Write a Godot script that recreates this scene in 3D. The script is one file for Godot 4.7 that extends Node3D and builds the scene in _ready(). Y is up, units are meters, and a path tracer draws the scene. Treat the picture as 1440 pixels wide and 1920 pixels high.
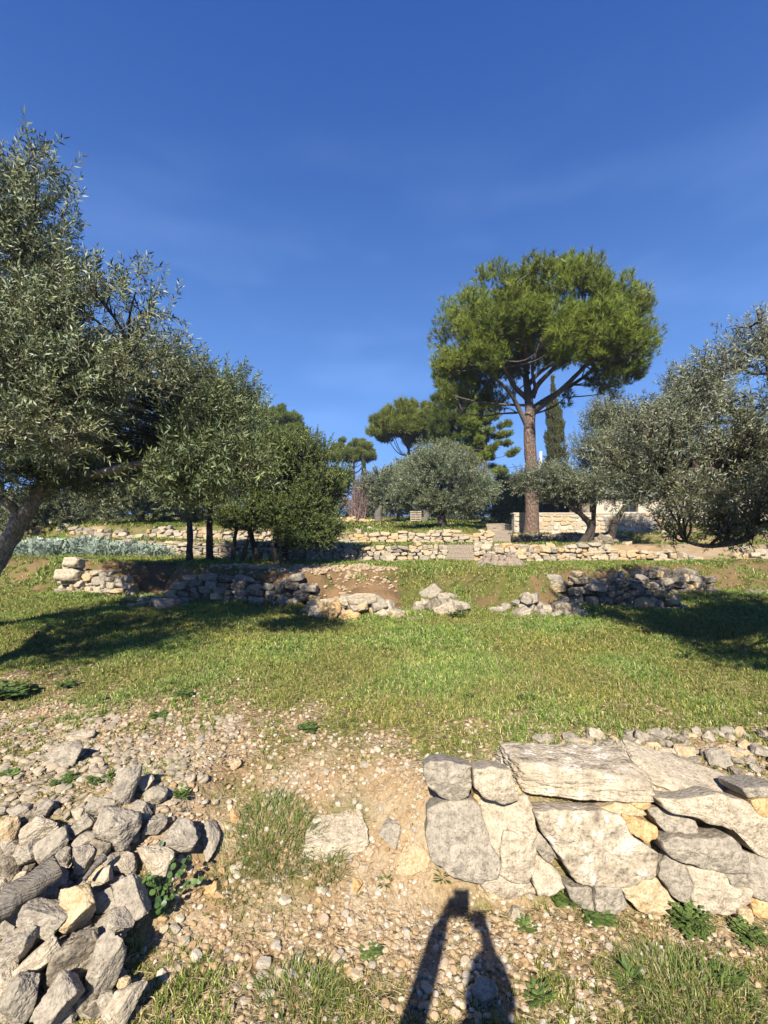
extends Node3D

const F := 888.0        # focal length of the survey picture, in its pixels
const HORIZON := 1015.0 # row of the level line through the lens
const EYE := 1.7        # lens height above the ground under the photographer

var rng := RandomNumberGenerator.new()
var M := {}
var soft := FastNoiseLite.new()
var mid := FastNoiseLite.new()
var fine := FastNoiseLite.new()
var ico_cache := {}
var taken := {}
var wall_rocks: Array = []
var near_rocks: Array = []
var chip_rocks: Array = []
var olive_sprigs: Array = []
var oak_sprigs: Array = []
var far_sprigs: Array = []
var pine_tufts: Array = []
var scale_tufts: Array = []
var grass_tufts: Array = []


func _ready() -> void:
	rng.seed = 4711
	view_and_light()
	for k in [[soft, 0.45, 3], [mid, 1.7, 4], [fine, 6.0, 3]]:
		k[0].noise_type = FastNoiseLite.TYPE_SIMPLEX_SMOOTH
		k[0].seed = 11 + int(k[1] * 10)
		k[0].frequency = k[1]
		k[0].fractal_octaves = k[2]
	materials()
	shapes()
	terrain()
	front_wall()
	left_heap()
	slope_stones()
	second_walls()
	upper_walls()
	house_and_pole()
	stone_pine()
	far_trees()
	olives_left()
	olives_right()
	olives_middle()
	shrubs()
	weeds()
	loose_stones()
	grass()
	photographer()


func view_and_light() -> void:
	var cam := Camera3D.new()
	cam.name = "camera"
	cam.projection = Camera3D.PROJECTION_FRUSTUM
	cam.near = 0.03
	cam.far = 900.0
	cam.size = 2.0 * 0.03 * 960.0 / F
	cam.frustum_offset = Vector2(0.0, 0.03 * (HORIZON - 960.0) / F)
	cam.position = Vector3(0, EYE, 0)
	add_child(cam)
	cam.current = true
	var exposure := 2.08
	var sky_m := ProceduralSkyMaterial.new()
	sky_m.sky_top_color = lin(0.027 / exposure, 0.098 / exposure, 0.40 / exposure)
	sky_m.sky_horizon_color = lin(0.34 / exposure, 0.72 / exposure, 1.5 / exposure)
	sky_m.sky_curve = 0.25
	sky_m.ground_bottom_color = lin(0.10, 0.09, 0.06)
	sky_m.ground_horizon_color = lin(0.15, 0.17, 0.16)
	sky_m.sky_cover = cirrus()
	sky_m.sky_cover_modulate = Color(1, 1, 1, 0.5)
	sky_m.sun_angle_max = 12.0
	var sky := Sky.new()
	sky.sky_material = sky_m
	var env := Environment.new()
	env.background_mode = Environment.BG_SKY
	env.sky = sky
	env.tonemap_mode = Environment.TONE_MAPPER_LINEAR
	env.tonemap_exposure = exposure
	env.sdfgi_enabled = true
	env.ssao_enabled = true
	env.ssil_enabled = true
	env.fog_enabled = true
	env.fog_density = 0.0007
	env.fog_light_color = Color(0.72, 0.82, 0.95)
	var we := WorldEnvironment.new()
	we.name = "world_environment"
	we.environment = env
	add_child(we)
	var sun := DirectionalLight3D.new()
	sun.name = "sun"
	sun.light_energy = 1.6
	sun.light_color = Color(1.0, 0.955, 0.88)
	sun.light_angular_distance = 0.5
	sun.shadow_enabled = true
	add_child(sun)
	sun.look_at_from_position(Vector3(0, 30, 0), Vector3(0, 30, 0) + Vector3(0.171, -0.743, -1.0))


func cirrus() -> ImageTexture:
	# thin streaks of high cloud, all round the sky
	var im := Image.create(1024, 512, false, Image.FORMAT_RGBA8)
	var n := FastNoiseLite.new()
	n.seed = 5
	n.frequency = 1.0
	n.fractal_octaves = 5
	for y in 256:
		for x in 1024:
			var el := (0.5 - (y + 0.5) / 512.0) * PI
			var az := (x + 0.5) / 1024.0 * TAU
			var v := Vector3(cos(az) * cos(el), sin(el), sin(az) * cos(el))
			var w := n.get_noise_3d(v.x * 2.2 + v.y * 2.0, v.y * 9.0, v.z * 2.2)
			var a := clampf((w - 0.02) * 1.6, 0.0, 1.0) * smoothstep(0.02, 0.12, v.y) * (1.0 - smoothstep(0.45, 0.75, v.y))
			im.set_pixel(x, y, Color(0.78, 0.88, 1.0, a * 0.07))
	return ImageTexture.create_from_image(im)


# ---------------------------------------------------------------- helpers

func lin(r: float, g: float, b: float) -> Color:
	return Color(r, g, b).linear_to_srgb()


func rr(a: float, b: float) -> float:
	return rng.randf_range(a, b)


func rdir() -> Vector3:
	var z := rr(-1, 1)
	var t := rr(0, TAU)
	var q := sqrt(1.0 - z * z)
	return Vector3(q * cos(t), z, q * sin(t))


func tab(p: Array, x: float) -> float:
	if x <= p[0].x:
		return p[0].y
	for i in range(1, p.size()):
		if x <= p[i].x:
			return lerpf(p[i - 1].y, p[i].y, (x - p[i - 1].x) / (p[i].x - p[i - 1].x))
	return p[-1].y


func at(px: float, py: float, d: float) -> Vector3:
	return Vector3((px - 720.0) / F * d, EYE - (py - HORIZON) / F * d, -d)


func hit(px: float, py: float, lift := 0.0) -> Vector3:
	# where a sight line meets the ground
	var d := 1.0
	while d < 60.0:
		var p := at(px, py, d)
		if p.y <= ground_h(p.x, d) + lift:
			return p
		d += 0.01 if d < 4.0 else 0.04
	return at(px, py, d)


func on_ground(x: float, d: float, lift := 0.0) -> Vector3:
	return Vector3(x, ground_h(x, d) + lift, -d)


func thing(called: String, label: String, category: String, where := Vector3.ZERO, group := "") -> Node3D:
	var o := Node3D.new()
	o.name = numbered(called)
	o.position = where
	add_child(o)
	meta(o, label, category, group)
	return o


func numbered(called: String) -> String:
	if not taken.has(called):
		taken[called] = 0
		return called
	taken[called] += 1
	return "%s_%03d" % [called, taken[called]]


func meta(o: Node3D, label: String, category: String, group := "", kind := "") -> void:
	if label:
		o.set_meta("label", label)
	if category:
		o.set_meta("category", category)
	if group:
		o.set_meta("group", group)
	if kind:
		o.set_meta("kind", kind)


func part(parent: Node3D, called: String, mesh: Mesh, mat: Material, xf := Transform3D()) -> MeshInstance3D:
	var o := MeshInstance3D.new()
	o.name = called
	o.mesh = mesh
	o.material_override = mat
	o.transform = xf
	parent.add_child(o, true)
	return o


func solo(called: String, label: String, category: String, mesh: Mesh, mat: Material, xf := Transform3D(), group := "", kind := "") -> MeshInstance3D:
	var o := MeshInstance3D.new()
	o.name = numbered(called)
	o.mesh = mesh
	o.material_override = mat
	o.transform = xf
	add_child(o)
	meta(o, label, category, group, kind)
	return o


func multi(parent: Node3D, called: String, mesh: Mesh, mat: Material, xf: Array, tint: Array) -> MultiMeshInstance3D:
	var mm := MultiMesh.new()
	mm.transform_format = MultiMesh.TRANSFORM_3D
	mm.use_colors = true
	mm.mesh = mesh
	mm.instance_count = xf.size()
	for i in xf.size():
		mm.set_instance_transform(i, xf[i])
		mm.set_instance_color(i, tint[i])
	var o := MultiMeshInstance3D.new()
	o.name = called
	o.multimesh = mm
	o.material_override = mat
	o.set_meta("kind", "stuff")
	parent.add_child(o, true)
	return o


class Geo:
	var v := PackedVector3Array()
	var n := PackedVector3Array()
	var c := PackedColorArray()
	var ix := PackedInt32Array()

	func vert(p: Vector3, col := Color.WHITE) -> int:
		v.append(p)
		c.append(col)
		return v.size() - 1

	func tri(a: int, b: int, d: int) -> void:
		ix.append(a); ix.append(b); ix.append(d)

	func quad(a: int, b: int, d: int, e: int) -> void:
		tri(a, b, d)
		tri(a, d, e)

	func face(a: Vector3, b: Vector3, d: Vector3, col := Color.WHITE) -> void:
		var k := vert(a, col)
		vert(b, col)
		vert(d, col)
		tri(k, k + 1, k + 2)

	func face4(a: Vector3, b: Vector3, d: Vector3, e: Vector3, col := Color.WHITE) -> void:
		var k := vert(a, col)
		vert(b, col)
		vert(d, col)
		vert(e, col)
		quad(k, k + 1, k + 2, k + 3)

	func box(lo: Vector3, hi: Vector3, col := Color.WHITE) -> void:
		var p := []
		for k in 8:
			p.append(Vector3(hi.x if k & 1 else lo.x, hi.y if k & 2 else lo.y, hi.z if k & 4 else lo.z))
		for q in [[0, 2, 3, 1], [4, 5, 7, 6], [0, 1, 5, 4], [2, 6, 7, 3], [0, 4, 6, 2], [1, 3, 7, 5]]:
			face4(p[q[0]], p[q[1]], p[q[2]], p[q[3]], col)

	func tube(p: Array, r: Array, sides := 8, col := Color.WHITE, bump := 0.0, noise: FastNoiseLite = null) -> void:
		var start := v.size()
		var side := Vector3.RIGHT
		for i in p.size():
			var d: Vector3 = (p[mini(i + 1, p.size() - 1)] - p[maxi(i - 1, 0)]).normalized()
			side = (side - d * side.dot(d))
			if side.length() < 0.05:
				side = d.cross(Vector3(0.3, 0.1, 0.9))
			side = side.normalized()
			var up := d.cross(side)
			for k in sides:
				var a := TAU * k / sides
				var dir := side * cos(a) + up * sin(a)
				var q: float = r[i]
				if noise and bump > 0.0:
					var w: Vector3 = p[i] + dir * q
					q *= 1.0 + bump * noise.get_noise_3d(w.x * 3.0, w.y * 1.3, w.z * 3.0)
				vert(p[i] + dir * q, col)
		for i in p.size() - 1:
			for k in sides:
				var a := start + i * sides + k
				var b := start + i * sides + (k + 1) % sides
				quad(a, a + sides, b + sides, b)
		var top := vert(p[-1], col)
		var base := start + (p.size() - 1) * sides
		for k in sides:
			tri(base + k, top, base + (k + 1) % sides)

	func smooth() -> void:
		n.resize(v.size())
		n.fill(Vector3.ZERO)
		for k in range(0, ix.size(), 3):
			var f := (v[ix[k + 2]] - v[ix[k]]).cross(v[ix[k + 1]] - v[ix[k]])
			n[ix[k]] += f
			n[ix[k + 1]] += f
			n[ix[k + 2]] += f
		for k in n.size():
			n[k] = n[k].normalized() if n[k].length() > 1e-12 else Vector3.UP

	func mesh() -> ArrayMesh:
		if n.size() != v.size():
			smooth()
		var a := []
		a.resize(Mesh.ARRAY_MAX)
		a[Mesh.ARRAY_VERTEX] = v
		a[Mesh.ARRAY_NORMAL] = n
		a[Mesh.ARRAY_COLOR] = c
		a[Mesh.ARRAY_INDEX] = ix
		var m := ArrayMesh.new()
		m.add_surface_from_arrays(Mesh.PRIMITIVE_TRIANGLES, a)
		return m


func curve(p: Array, steps: int) -> Array:
	# a smooth line through the points
	var out := []
	for i in p.size() - 1:
		var a: Vector3 = p[maxi(i - 1, 0)]
		var b: Vector3 = p[i]
		var c: Vector3 = p[i + 1]
		var d: Vector3 = p[mini(i + 2, p.size() - 1)]
		for k in steps:
			out.append(b.cubic_interpolate(c, a, d, float(k) / steps))
	out.append(p[-1])
	return out


func taper(n: int, a: float, b: float, power := 1.0) -> Array:
	var out := []
	for i in n:
		out.append(lerpf(a, b, pow(float(i) / maxi(n - 1, 1), power)))
	return out


# ---------------------------------------------------------------- materials

func noise_tex(sd: int, freq: float, stops: Array, size := 512, kind := FastNoiseLite.TYPE_SIMPLEX_SMOOTH, octaves := 5) -> NoiseTexture2D:
	var n := FastNoiseLite.new()
	n.seed = sd
	n.noise_type = kind
	n.frequency = freq
	n.fractal_octaves = octaves
	n.fractal_gain = 0.6
	var t := NoiseTexture2D.new()
	t.width = size
	t.height = size
	t.seamless = true
	t.noise = n
	if stops.size():
		var g := Gradient.new()
		var off := PackedFloat32Array()
		var col := PackedColorArray()
		for s in stops:
			off.append(s[0])
			col.append(lin(s[1], s[2], s[3]))
		g.offsets = off
		g.colors = col
		t.color_ramp = g
	return t


func mat(tex: Texture2D, scale: Vector3, rough: float, bump: Texture2D = null, bump_cm := 0.0) -> StandardMaterial3D:
	var m := StandardMaterial3D.new()
	m.roughness = rough
	m.metallic_specular = 0.35
	if tex:
		m.albedo_texture = tex
		m.uv1_triplanar = true
		m.uv1_world_triplanar = true
		m.uv1_scale = scale
	if bump:
		m.heightmap_enabled = true
		m.heightmap_texture = bump
		m.heightmap_scale = bump_cm
	return m


func leaf_mat(rough: float, spec: float, back: float) -> StandardMaterial3D:
	var m := StandardMaterial3D.new()
	m.vertex_color_use_as_albedo = true
	m.roughness = rough
	m.metallic_specular = spec
	m.cull_mode = BaseMaterial3D.CULL_DISABLED
	if back > 0.0:
		m.backlight_enabled = true
		m.backlight = Color(back, back, back * 0.6)
	return m


func materials() -> void:
	var pits := noise_tex(21, 0.02, [], 512, FastNoiseLite.TYPE_SIMPLEX_SMOOTH, 6)
	var bark_h := noise_tex(22, 0.022, [], 512, FastNoiseLite.TYPE_CELLULAR, 3)
	var k := 3.2
	M.grey = mat(noise_tex(1, 0.012, [[0.0, 0.13, 0.12, 0.105], [0.3, 0.26, 0.245, 0.22], [0.5, 0.36, 0.34, 0.30], [0.68, 0.40, 0.375, 0.33], [0.85, 0.46, 0.435, 0.39], [1.0, 0.54, 0.52, 0.48]]), Vector3.ONE * k, 0.9, pits, 0.7)
	M.pale = mat(noise_tex(2, 0.012, [[0.0, 0.22, 0.19, 0.15], [0.3, 0.40, 0.36, 0.29], [0.5, 0.50, 0.46, 0.385], [0.7, 0.54, 0.50, 0.43], [0.82, 0.58, 0.545, 0.47], [1.0, 0.66, 0.63, 0.56]]), Vector3.ONE * k, 0.9, pits, 0.7)
	M.cream = mat(noise_tex(3, 0.010, [[0.0, 0.30, 0.21, 0.115], [0.3, 0.46, 0.37, 0.235], [0.55, 0.57, 0.485, 0.35], [0.8, 0.62, 0.56, 0.45], [1.0, 0.66, 0.61, 0.50]]), Vector3.ONE * k, 0.9, pits, 0.7)
	M.ochre = mat(noise_tex(4, 0.012, [[0.0, 0.20, 0.11, 0.045], [0.35, 0.42, 0.27, 0.12], [0.6, 0.52, 0.365, 0.19], [1.0, 0.58, 0.47, 0.30]]), Vector3.ONE * k, 0.9, pits, 0.7)
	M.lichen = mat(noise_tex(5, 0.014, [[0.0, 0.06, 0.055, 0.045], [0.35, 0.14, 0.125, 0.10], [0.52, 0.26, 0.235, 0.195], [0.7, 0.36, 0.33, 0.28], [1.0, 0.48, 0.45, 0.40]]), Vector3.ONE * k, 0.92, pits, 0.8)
	M.slab = mat(noise_tex(6, 0.0075, [[0.0, 0.10, 0.09, 0.075], [0.24, 0.30, 0.27, 0.225], [0.4, 0.42, 0.38, 0.31], [0.6, 0.49, 0.45, 0.375], [0.66, 0.51, 0.47, 0.40], [0.74, 0.66, 0.64, 0.60], [1.0, 0.82, 0.81, 0.79]]), Vector3.ONE * 1.9, 0.9, pits, 1.0)
	for q in ["grey", "pale", "cream", "slab", "lichen"]:
		M[q].albedo_color = lin(0.82, 0.77, 0.69) if q == "cream" else lin(0.85, 0.81, 0.75)
	var spots := noise_tex(33, 0.045, [[0.0, 0.30, 0.28, 0.25], [0.27, 0.62, 0.59, 0.54], [0.38, 0.92, 0.91, 0.89], [0.6, 1.0, 1.0, 1.0], [1.0, 1.0, 0.99, 0.97]])
	for q in ["grey", "pale", "cream", "slab", "lichen", "ochre"]:
		M[q].detail_enabled = true
		M[q].detail_blend_mode = BaseMaterial3D.BLEND_MODE_MUL
		M[q].detail_albedo = spots
	M.mortar = mat(noise_tex(7, 0.03, [[0.0, 0.30, 0.27, 0.22], [1.0, 0.48, 0.44, 0.37]]), Vector3.ONE * 2.0, 0.95, pits, 1.0)
	M.concrete = mat(noise_tex(8, 0.02, [[0.0, 0.15, 0.12, 0.09], [0.5, 0.25, 0.21, 0.165], [1.0, 0.34, 0.30, 0.25]]), Vector3.ONE * 2.0, 0.93, pits, 1.0)
	M.ground = mat(noise_tex(9, 0.03, [[0.0, 0.42, 0.40, 0.37], [0.4, 0.72, 0.70, 0.67], [0.7, 0.95, 0.93, 0.90], [1.0, 1.0, 1.0, 1.0]], 1024, FastNoiseLite.TYPE_SIMPLEX_SMOOTH, 6), Vector3.ONE * 1.3, 0.97, pits, 2.5)
	M.ground.vertex_color_use_as_albedo = true
	M.ground.metallic_specular = 0.15
	M.pebble = mat(noise_tex(10, 0.03, [[0.0, 0.6, 0.57, 0.52], [0.6, 1.0, 1.0, 1.0], [1.0, 1.0, 1.0, 1.0]]), Vector3.ONE * 9.0, 0.9)
	M.pebble.vertex_color_use_as_albedo = true
	M.olive_bark = mat(noise_tex(12, 0.03, [[0.0, 0.03, 0.026, 0.022], [0.45, 0.11, 0.098, 0.082], [0.75, 0.21, 0.195, 0.17], [1.0, 0.33, 0.315, 0.285]]), Vector3(3.0, 1.1, 3.0), 0.95, bark_h, 3.0)
	M.pale_bark = mat(noise_tex(34, 0.025, [[0.0, 0.05, 0.042, 0.035], [0.4, 0.17, 0.15, 0.125], [0.65, 0.34, 0.31, 0.265], [1.0, 0.50, 0.47, 0.42]]), Vector3(2.2, 0.9, 2.2), 0.95, bark_h, 3.0)
	M.dark_bark = mat(noise_tex(13, 0.03, [[0.0, 0.02, 0.017, 0.014], [0.5, 0.065, 0.055, 0.045], [1.0, 0.15, 0.13, 0.11]]), Vector3(3.0, 1.1, 3.0), 0.95, bark_h, 2.5)
	M.pine_bark = mat(noise_tex(14, 0.035, [[0.0, 0.035, 0.022, 0.016], [0.38, 0.085, 0.056, 0.042], [0.6, 0.20, 0.145, 0.115], [1.0, 0.33, 0.265, 0.22]], 512, FastNoiseLite.TYPE_CELLULAR, 3), Vector3(1.5, 0.6, 1.5), 0.95, bark_h, 4.0)
	M.pine_limb = mat(noise_tex(15, 0.03, [[0.0, 0.04, 0.033, 0.028], [0.5, 0.115, 0.098, 0.088], [1.0, 0.24, 0.215, 0.195]]), Vector3(2.0, 1.0, 2.0), 0.95, bark_h, 2.5)
	M.dead_wood = mat(noise_tex(16, 0.03, [[0.0, 0.07, 0.052, 0.04], [0.5, 0.27, 0.22, 0.175], [1.0, 0.46, 0.40, 0.34]]), Vector3(4.0, 1.2, 4.0), 0.95, bark_h, 2.5)
	M.log = mat(noise_tex(17, 0.03, [[0.0, 0.06, 0.05, 0.042], [0.5, 0.15, 0.135, 0.115], [1.0, 0.27, 0.25, 0.22]]), Vector3(2.0, 9.0, 9.0), 0.95, bark_h, 1.2)
	M.olive = leaf_mat(0.5, 0.4, 0.22)
	M.oak = leaf_mat(0.55, 0.4, 0.25)
	M.pine = leaf_mat(0.6, 0.35, 0.2)
	M.blade = leaf_mat(0.6, 0.3, 0.35)
	M.herb = leaf_mat(0.5, 0.4, 0.3)
	M.wall_wash = mat(noise_tex(18, 0.02, [[0.0, 0.33, 0.29, 0.23], [0.5, 0.44, 0.40, 0.33], [1.0, 0.53, 0.49, 0.42]]), Vector3.ONE * 1.2, 0.95)
	M.timber = mat(noise_tex(19, 0.03, [[0.0, 0.05, 0.035, 0.025], [1.0, 0.12, 0.085, 0.06]]), Vector3(1, 5, 1), 0.85)
	M.old_timber = mat(noise_tex(20, 0.03, [[0.0, 0.20, 0.165, 0.12], [1.0, 0.38, 0.33, 0.26]]), Vector3(1, 6, 6), 0.9)
	M.pole = mat(noise_tex(23, 0.03, [[0.0, 0.50, 0.49, 0.47], [1.0, 0.68, 0.67, 0.65]]), Vector3.ONE, 0.85)
	M.cable = mat(null, Vector3.ONE, 0.6)
	M.cable.albedo_color = lin(0.02, 0.02, 0.022)
	M.glass = mat(null, Vector3.ONE, 0.15)
	M.glass.albedo_color = lin(0.02, 0.025, 0.03)
	M.tile = mat(noise_tex(24, 0.04, [[0.0, 0.16, 0.08, 0.05], [1.0, 0.34, 0.20, 0.13]]), Vector3.ONE * 1.5, 0.9)


# ---------------------------------------------------------------- shared shapes

func ico(sub: int) -> Array:
	if ico_cache.has(sub):
		return ico_cache[sub]
	var t := (1.0 + sqrt(5.0)) / 2.0
	var v := []
	for p in [[-1, t, 0], [1, t, 0], [-1, -t, 0], [1, -t, 0], [0, -1, t], [0, 1, t], [0, -1, -t], [0, 1, -t], [t, 0, -1], [t, 0, 1], [-t, 0, -1], [-t, 0, 1]]:
		v.append(Vector3(p[0], p[1], p[2]).normalized())
	var f := [[0, 11, 5], [0, 5, 1], [0, 1, 7], [0, 7, 10], [0, 10, 11], [1, 5, 9], [5, 11, 4], [11, 10, 2], [10, 7, 6], [7, 1, 8], [3, 9, 4], [3, 4, 2], [3, 2, 6], [3, 6, 8], [3, 8, 9], [4, 9, 5], [2, 4, 11], [6, 2, 10], [8, 6, 7], [9, 8, 1]]
	for s in sub:
		var seen := {}
		var g := []
		for q in f:
			var m := []
			for e in 3:
				var a: int = mini(q[e], q[(e + 1) % 3])
				var b: int = maxi(q[e], q[(e + 1) % 3])
				var key := a * 100000 + b
				if not seen.has(key):
					seen[key] = v.size()
					v.append(((v[a] + v[b]) as Vector3).normalized())
				m.append(seen[key])
			g.append([q[0], m[0], m[2]])
			g.append([q[1], m[1], m[0]])
			g.append([q[2], m[2], m[1]])
			g.append(m)
		f = g
	ico_cache[sub] = [v, f]
	return ico_cache[sub]


func rock(sd: int, sub: int, box := true, extra := 8, rough := 0.06, sharp := 26.0) -> ArrayMesh:
	# a stone broken along a few planes, with a worn, pitted surface; fills the box from -1 to 1
	var r := RandomNumberGenerator.new()
	r.seed = sd
	var nrm := []
	var dst := []
	if box:
		for a in [Vector3.RIGHT, Vector3.LEFT, Vector3.UP, Vector3.DOWN, Vector3.FORWARD, Vector3.BACK]:
			nrm.append((a + Vector3(r.randf_range(-1, 1), r.randf_range(-1, 1), r.randf_range(-1, 1)) * 0.24).normalized())
			dst.append(r.randf_range(0.72, 0.9))
	for k in extra:
		var q := Vector3(r.randf_range(-1, 1), r.randf_range(-1, 1), r.randf_range(-1, 1))
		nrm.append(q.normalized())
		dst.append(r.randf_range(0.9, 1.12) if box else r.randf_range(0.62, 1.0))
	var src := ico(sub)
	var g := Geo.new()
	var lo := Vector3.ONE * 9.0
	var hi := -lo
	var off := Vector3(sd * 3.1, sd * 1.7, sd * 5.3)
	for p in src[0]:
		var dir: Vector3 = p
		var s := 0.0
		for k in nrm.size():
			var c: float = dir.dot(nrm[k])
			if c > 0.05:
				s += exp(-sharp * (minf(dst[k] / c, 3.0) - 0.8))
		var rad := 0.8 - log(maxf(s, 1e-9)) / sharp
		rad = minf(rad, 1.5)
		var w := dir * rad + off
		var d := mid.get_noise_3d(w.x * 1.1, w.y * 1.1, w.z * 1.1) * rough * 1.6 + absf(fine.get_noise_3d(w.x * 0.7, w.y * 0.9, w.z * 0.7)) * rough * -0.9
		if sub >= 4:
			d += fine.get_noise_3d(w.x * 2.6, w.y * 2.6, w.z * 2.6) * rough * 0.35
		d -= rough * 0.7 * pow(1.0 - minf(absf(mid.get_noise_3d(w.x * 0.9, w.y * 2.0, w.z * 0.9)) * 6.0, 1.0), 2.0)
		var q := dir * (rad + d)
		lo = lo.min(q)
		hi = hi.max(q)
		g.v.append(q)
	var ctr := (lo + hi) * 0.5
	var half := (hi - lo) * 0.5
	for k in g.v.size():
		g.v[k] = (g.v[k] - ctr) / half
		g.c.append(Color.WHITE)
	for f in src[1]:
		g.tri(f[0], f[2], f[1])
	return g.mesh()


func faceted(m: ArrayMesh) -> ArrayMesh:
	# the same stone with every face flat, as a fresh break is
	var a := m.surface_get_arrays(0)
	var g := Geo.new()
	var ix: PackedInt32Array = a[Mesh.ARRAY_INDEX]
	var v: PackedVector3Array = a[Mesh.ARRAY_VERTEX]
	for k in range(0, ix.size(), 3):
		g.face(v[ix[k]], v[ix[k + 1]], v[ix[k + 2]])
	return g.mesh()


func sprig(sd: int, leaves: int, length: float, width: float, stem: float, spread: float, dark: Color, light: Color, silver: float) -> ArrayMesh:
	# a twig along +y, with its leaves in pairs
	var r := RandomNumberGenerator.new()
	r.seed = sd
	var g := Geo.new()
	var bend := Vector3(r.randf_range(-0.2, 0.2), 0, r.randf_range(-0.2, 0.2))
	var brown := Color(0.12, 0.10, 0.075)
	var pts := []
	for k in 4:
		var t := k / 3.0
		pts.append(Vector3(0, stem * t, 0) + bend * stem * t * t)
	g.tube(pts, taper(4, width * 0.22, width * 0.08), 3, brown)
	for k in leaves:
		var t := 0.12 + 0.88 * (k + r.randf() * 0.5) / leaves
		var p := Vector3(0, stem * t, 0) + bend * stem * t * t
		var a := k * PI * 0.5 * 1.13 + r.randf_range(-0.5, 0.5) + (PI if k % 2 else 0.0)
		var side := Vector3(cos(a), 0, sin(a))
		var dir := (side * spread + Vector3.UP * r.randf_range(0.35, 1.0)).normalized()
		if t > 0.93:
			dir = (dir + Vector3.UP * 1.5).normalized()
		var l := length * r.randf_range(0.7, 1.1)
		var across := dir.cross(Vector3(r.randf_range(-1, 1), r.randf_range(-0.4, 0.4), r.randf_range(-1, 1))).normalized() * width * 0.5
		var nn := dir.cross(across).normalized()
		var col := dark.lerp(light, r.randf())
		if r.randf() < silver:
			col = Color(0.24, 0.265, 0.215).lerp(col, r.randf() * 0.4)
		var tip := p + dir * l + nn * l * r.randf_range(-0.12, 0.12)
		var m := p + dir * l * 0.45
		var bl := m + across - nn * width * 0.12
		var br := m - across - nn * width * 0.12
		g.face4(p, bl, tip, br, col)
	return g.mesh()


func tuft(sd: int, needles: int, length: float, width: float, stem: float, dark: Color, light: Color) -> ArrayMesh:
	var r := RandomNumberGenerator.new()
	r.seed = sd
	var g := Geo.new()
	for k in needles:
		var t := r.randf()
		var a := r.randf() * TAU
		var p := Vector3(0, stem * t, 0)
		var dir := Vector3(cos(a), r.randf_range(0.3, 1.5), sin(a)).normalized()
		var across := dir.cross(Vector3(r.randf_range(-1, 1), r.randf_range(-1, 1), r.randf_range(-1, 1))).normalized() * width * 0.5
		var l := length * r.randf_range(0.7, 1.1)
		g.face(p - across, p + across, p + dir * l, dark.lerp(light, r.randf()))
	g.tube([Vector3.ZERO, Vector3(0, stem, 0)], [width * 0.8, width * 0.5], 3, Color(0.10, 0.075, 0.05))
	return g.mesh()


func blades(sd: int, count: int, straw: float) -> ArrayMesh:
	# a tuft of grass about one unit high
	var r := RandomNumberGenerator.new()
	r.seed = sd
	var g := Geo.new()
	for k in count:
		var a := r.randf() * TAU
		var p := Vector3(cos(r.randf() * TAU), 0, sin(r.randf() * TAU)) * 0.4 * r.randf()
		var lean := Vector3(cos(a), 0, sin(a)) * r.randf_range(0.15, 0.8)
		var h := r.randf_range(0.45, 1.0)
		var w := r.randf_range(0.028, 0.05)
		var dead := r.randf() < straw
		var col := Color(0.46, 0.42, 0.22).lerp(Color(0.29, 0.27, 0.11), r.randf()) if dead else Color(0.062, 0.118, 0.018).lerp(Color(0.19, 0.25, 0.055), r.randf())
		if dead:
			lean *= 1.7
			h *= 0.8
		var across := Vector3(-sin(a), 0, cos(a)).rotated(Vector3.UP, r.randf_range(-0.9, 0.9)) * w
		var m := p + Vector3(0, h * 0.55, 0) + lean * h * 0.3
		var tip := p + Vector3(0, h * (1.0 - lean.length() * 0.35), 0) + lean * h
		var i := g.vert(p - across, col * 0.9)
		g.vert(p + across, col * 0.9)
		g.vert(m + across * 0.8, col)
		g.vert(m - across * 0.8, col)
		g.vert(tip, col)
		g.quad(i, i + 1, i + 2, i + 3)
		g.tri(i + 3, i + 2, i + 4)
	return g.mesh()


func shapes() -> void:
	for k in 14:
		wall_rocks.append(rock(100 + k, 3, true, 10, 0.05, 36.0))
	for k in 12:
		near_rocks.append(rock(200 + k, 5, k % 3 == 0, 13, 0.05, 40.0))
	for k in 8:
		chip_rocks.append(faceted(rock(300 + k, 2, k % 2 == 0, 8, 0.03, 90.0)))
	var od := Color(0.050, 0.066, 0.030)
	var ol := Color(0.125, 0.145, 0.072)
	for k in 5:
		olive_sprigs.append(sprig(400 + k, 22, 0.060, 0.0118, 0.26, 0.9, od, ol, 0.3))
		oak_sprigs.append(sprig(420 + k, 22, 0.034, 0.020, 0.20, 1.0, Color(0.045, 0.066, 0.020), Color(0.12, 0.145, 0.048), 0.06))
		far_sprigs.append(sprig(440 + k, 40, 0.085, 0.030, 0.45, 1.0, od, ol, 0.25))
		pine_tufts.append(tuft(460 + k, 34, 0.17, 0.011, 0.16, Color(0.06, 0.09, 0.012), Color(0.20, 0.22, 0.032)))
		scale_tufts.append(tuft(480 + k, 40, 0.10, 0.022, 0.30, Color(0.035, 0.052, 0.014), Color(0.095, 0.12, 0.035)))
	for k in 4:
		grass_tufts.append(blades(500 + k, 14, [0.12, 0.28, 0.5, 0.2][k]))


# ---------------------------------------------------------------- the ground

func wall2_d(x: float) -> float:
	return tab([Vector2(-12, 10.4), Vector2(-5.6, 9.2), Vector2(-4.4, 9.0), Vector2(-3.4, 8.3), Vector2(-1.2, 7.9), Vector2(-0.4, 7.1), Vector2(0.9, 7.3), Vector2(2.4, 7.3), Vector2(4.0, 8.0), Vector2(5.7, 9.4), Vector2(12, 10.6)], x)


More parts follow.
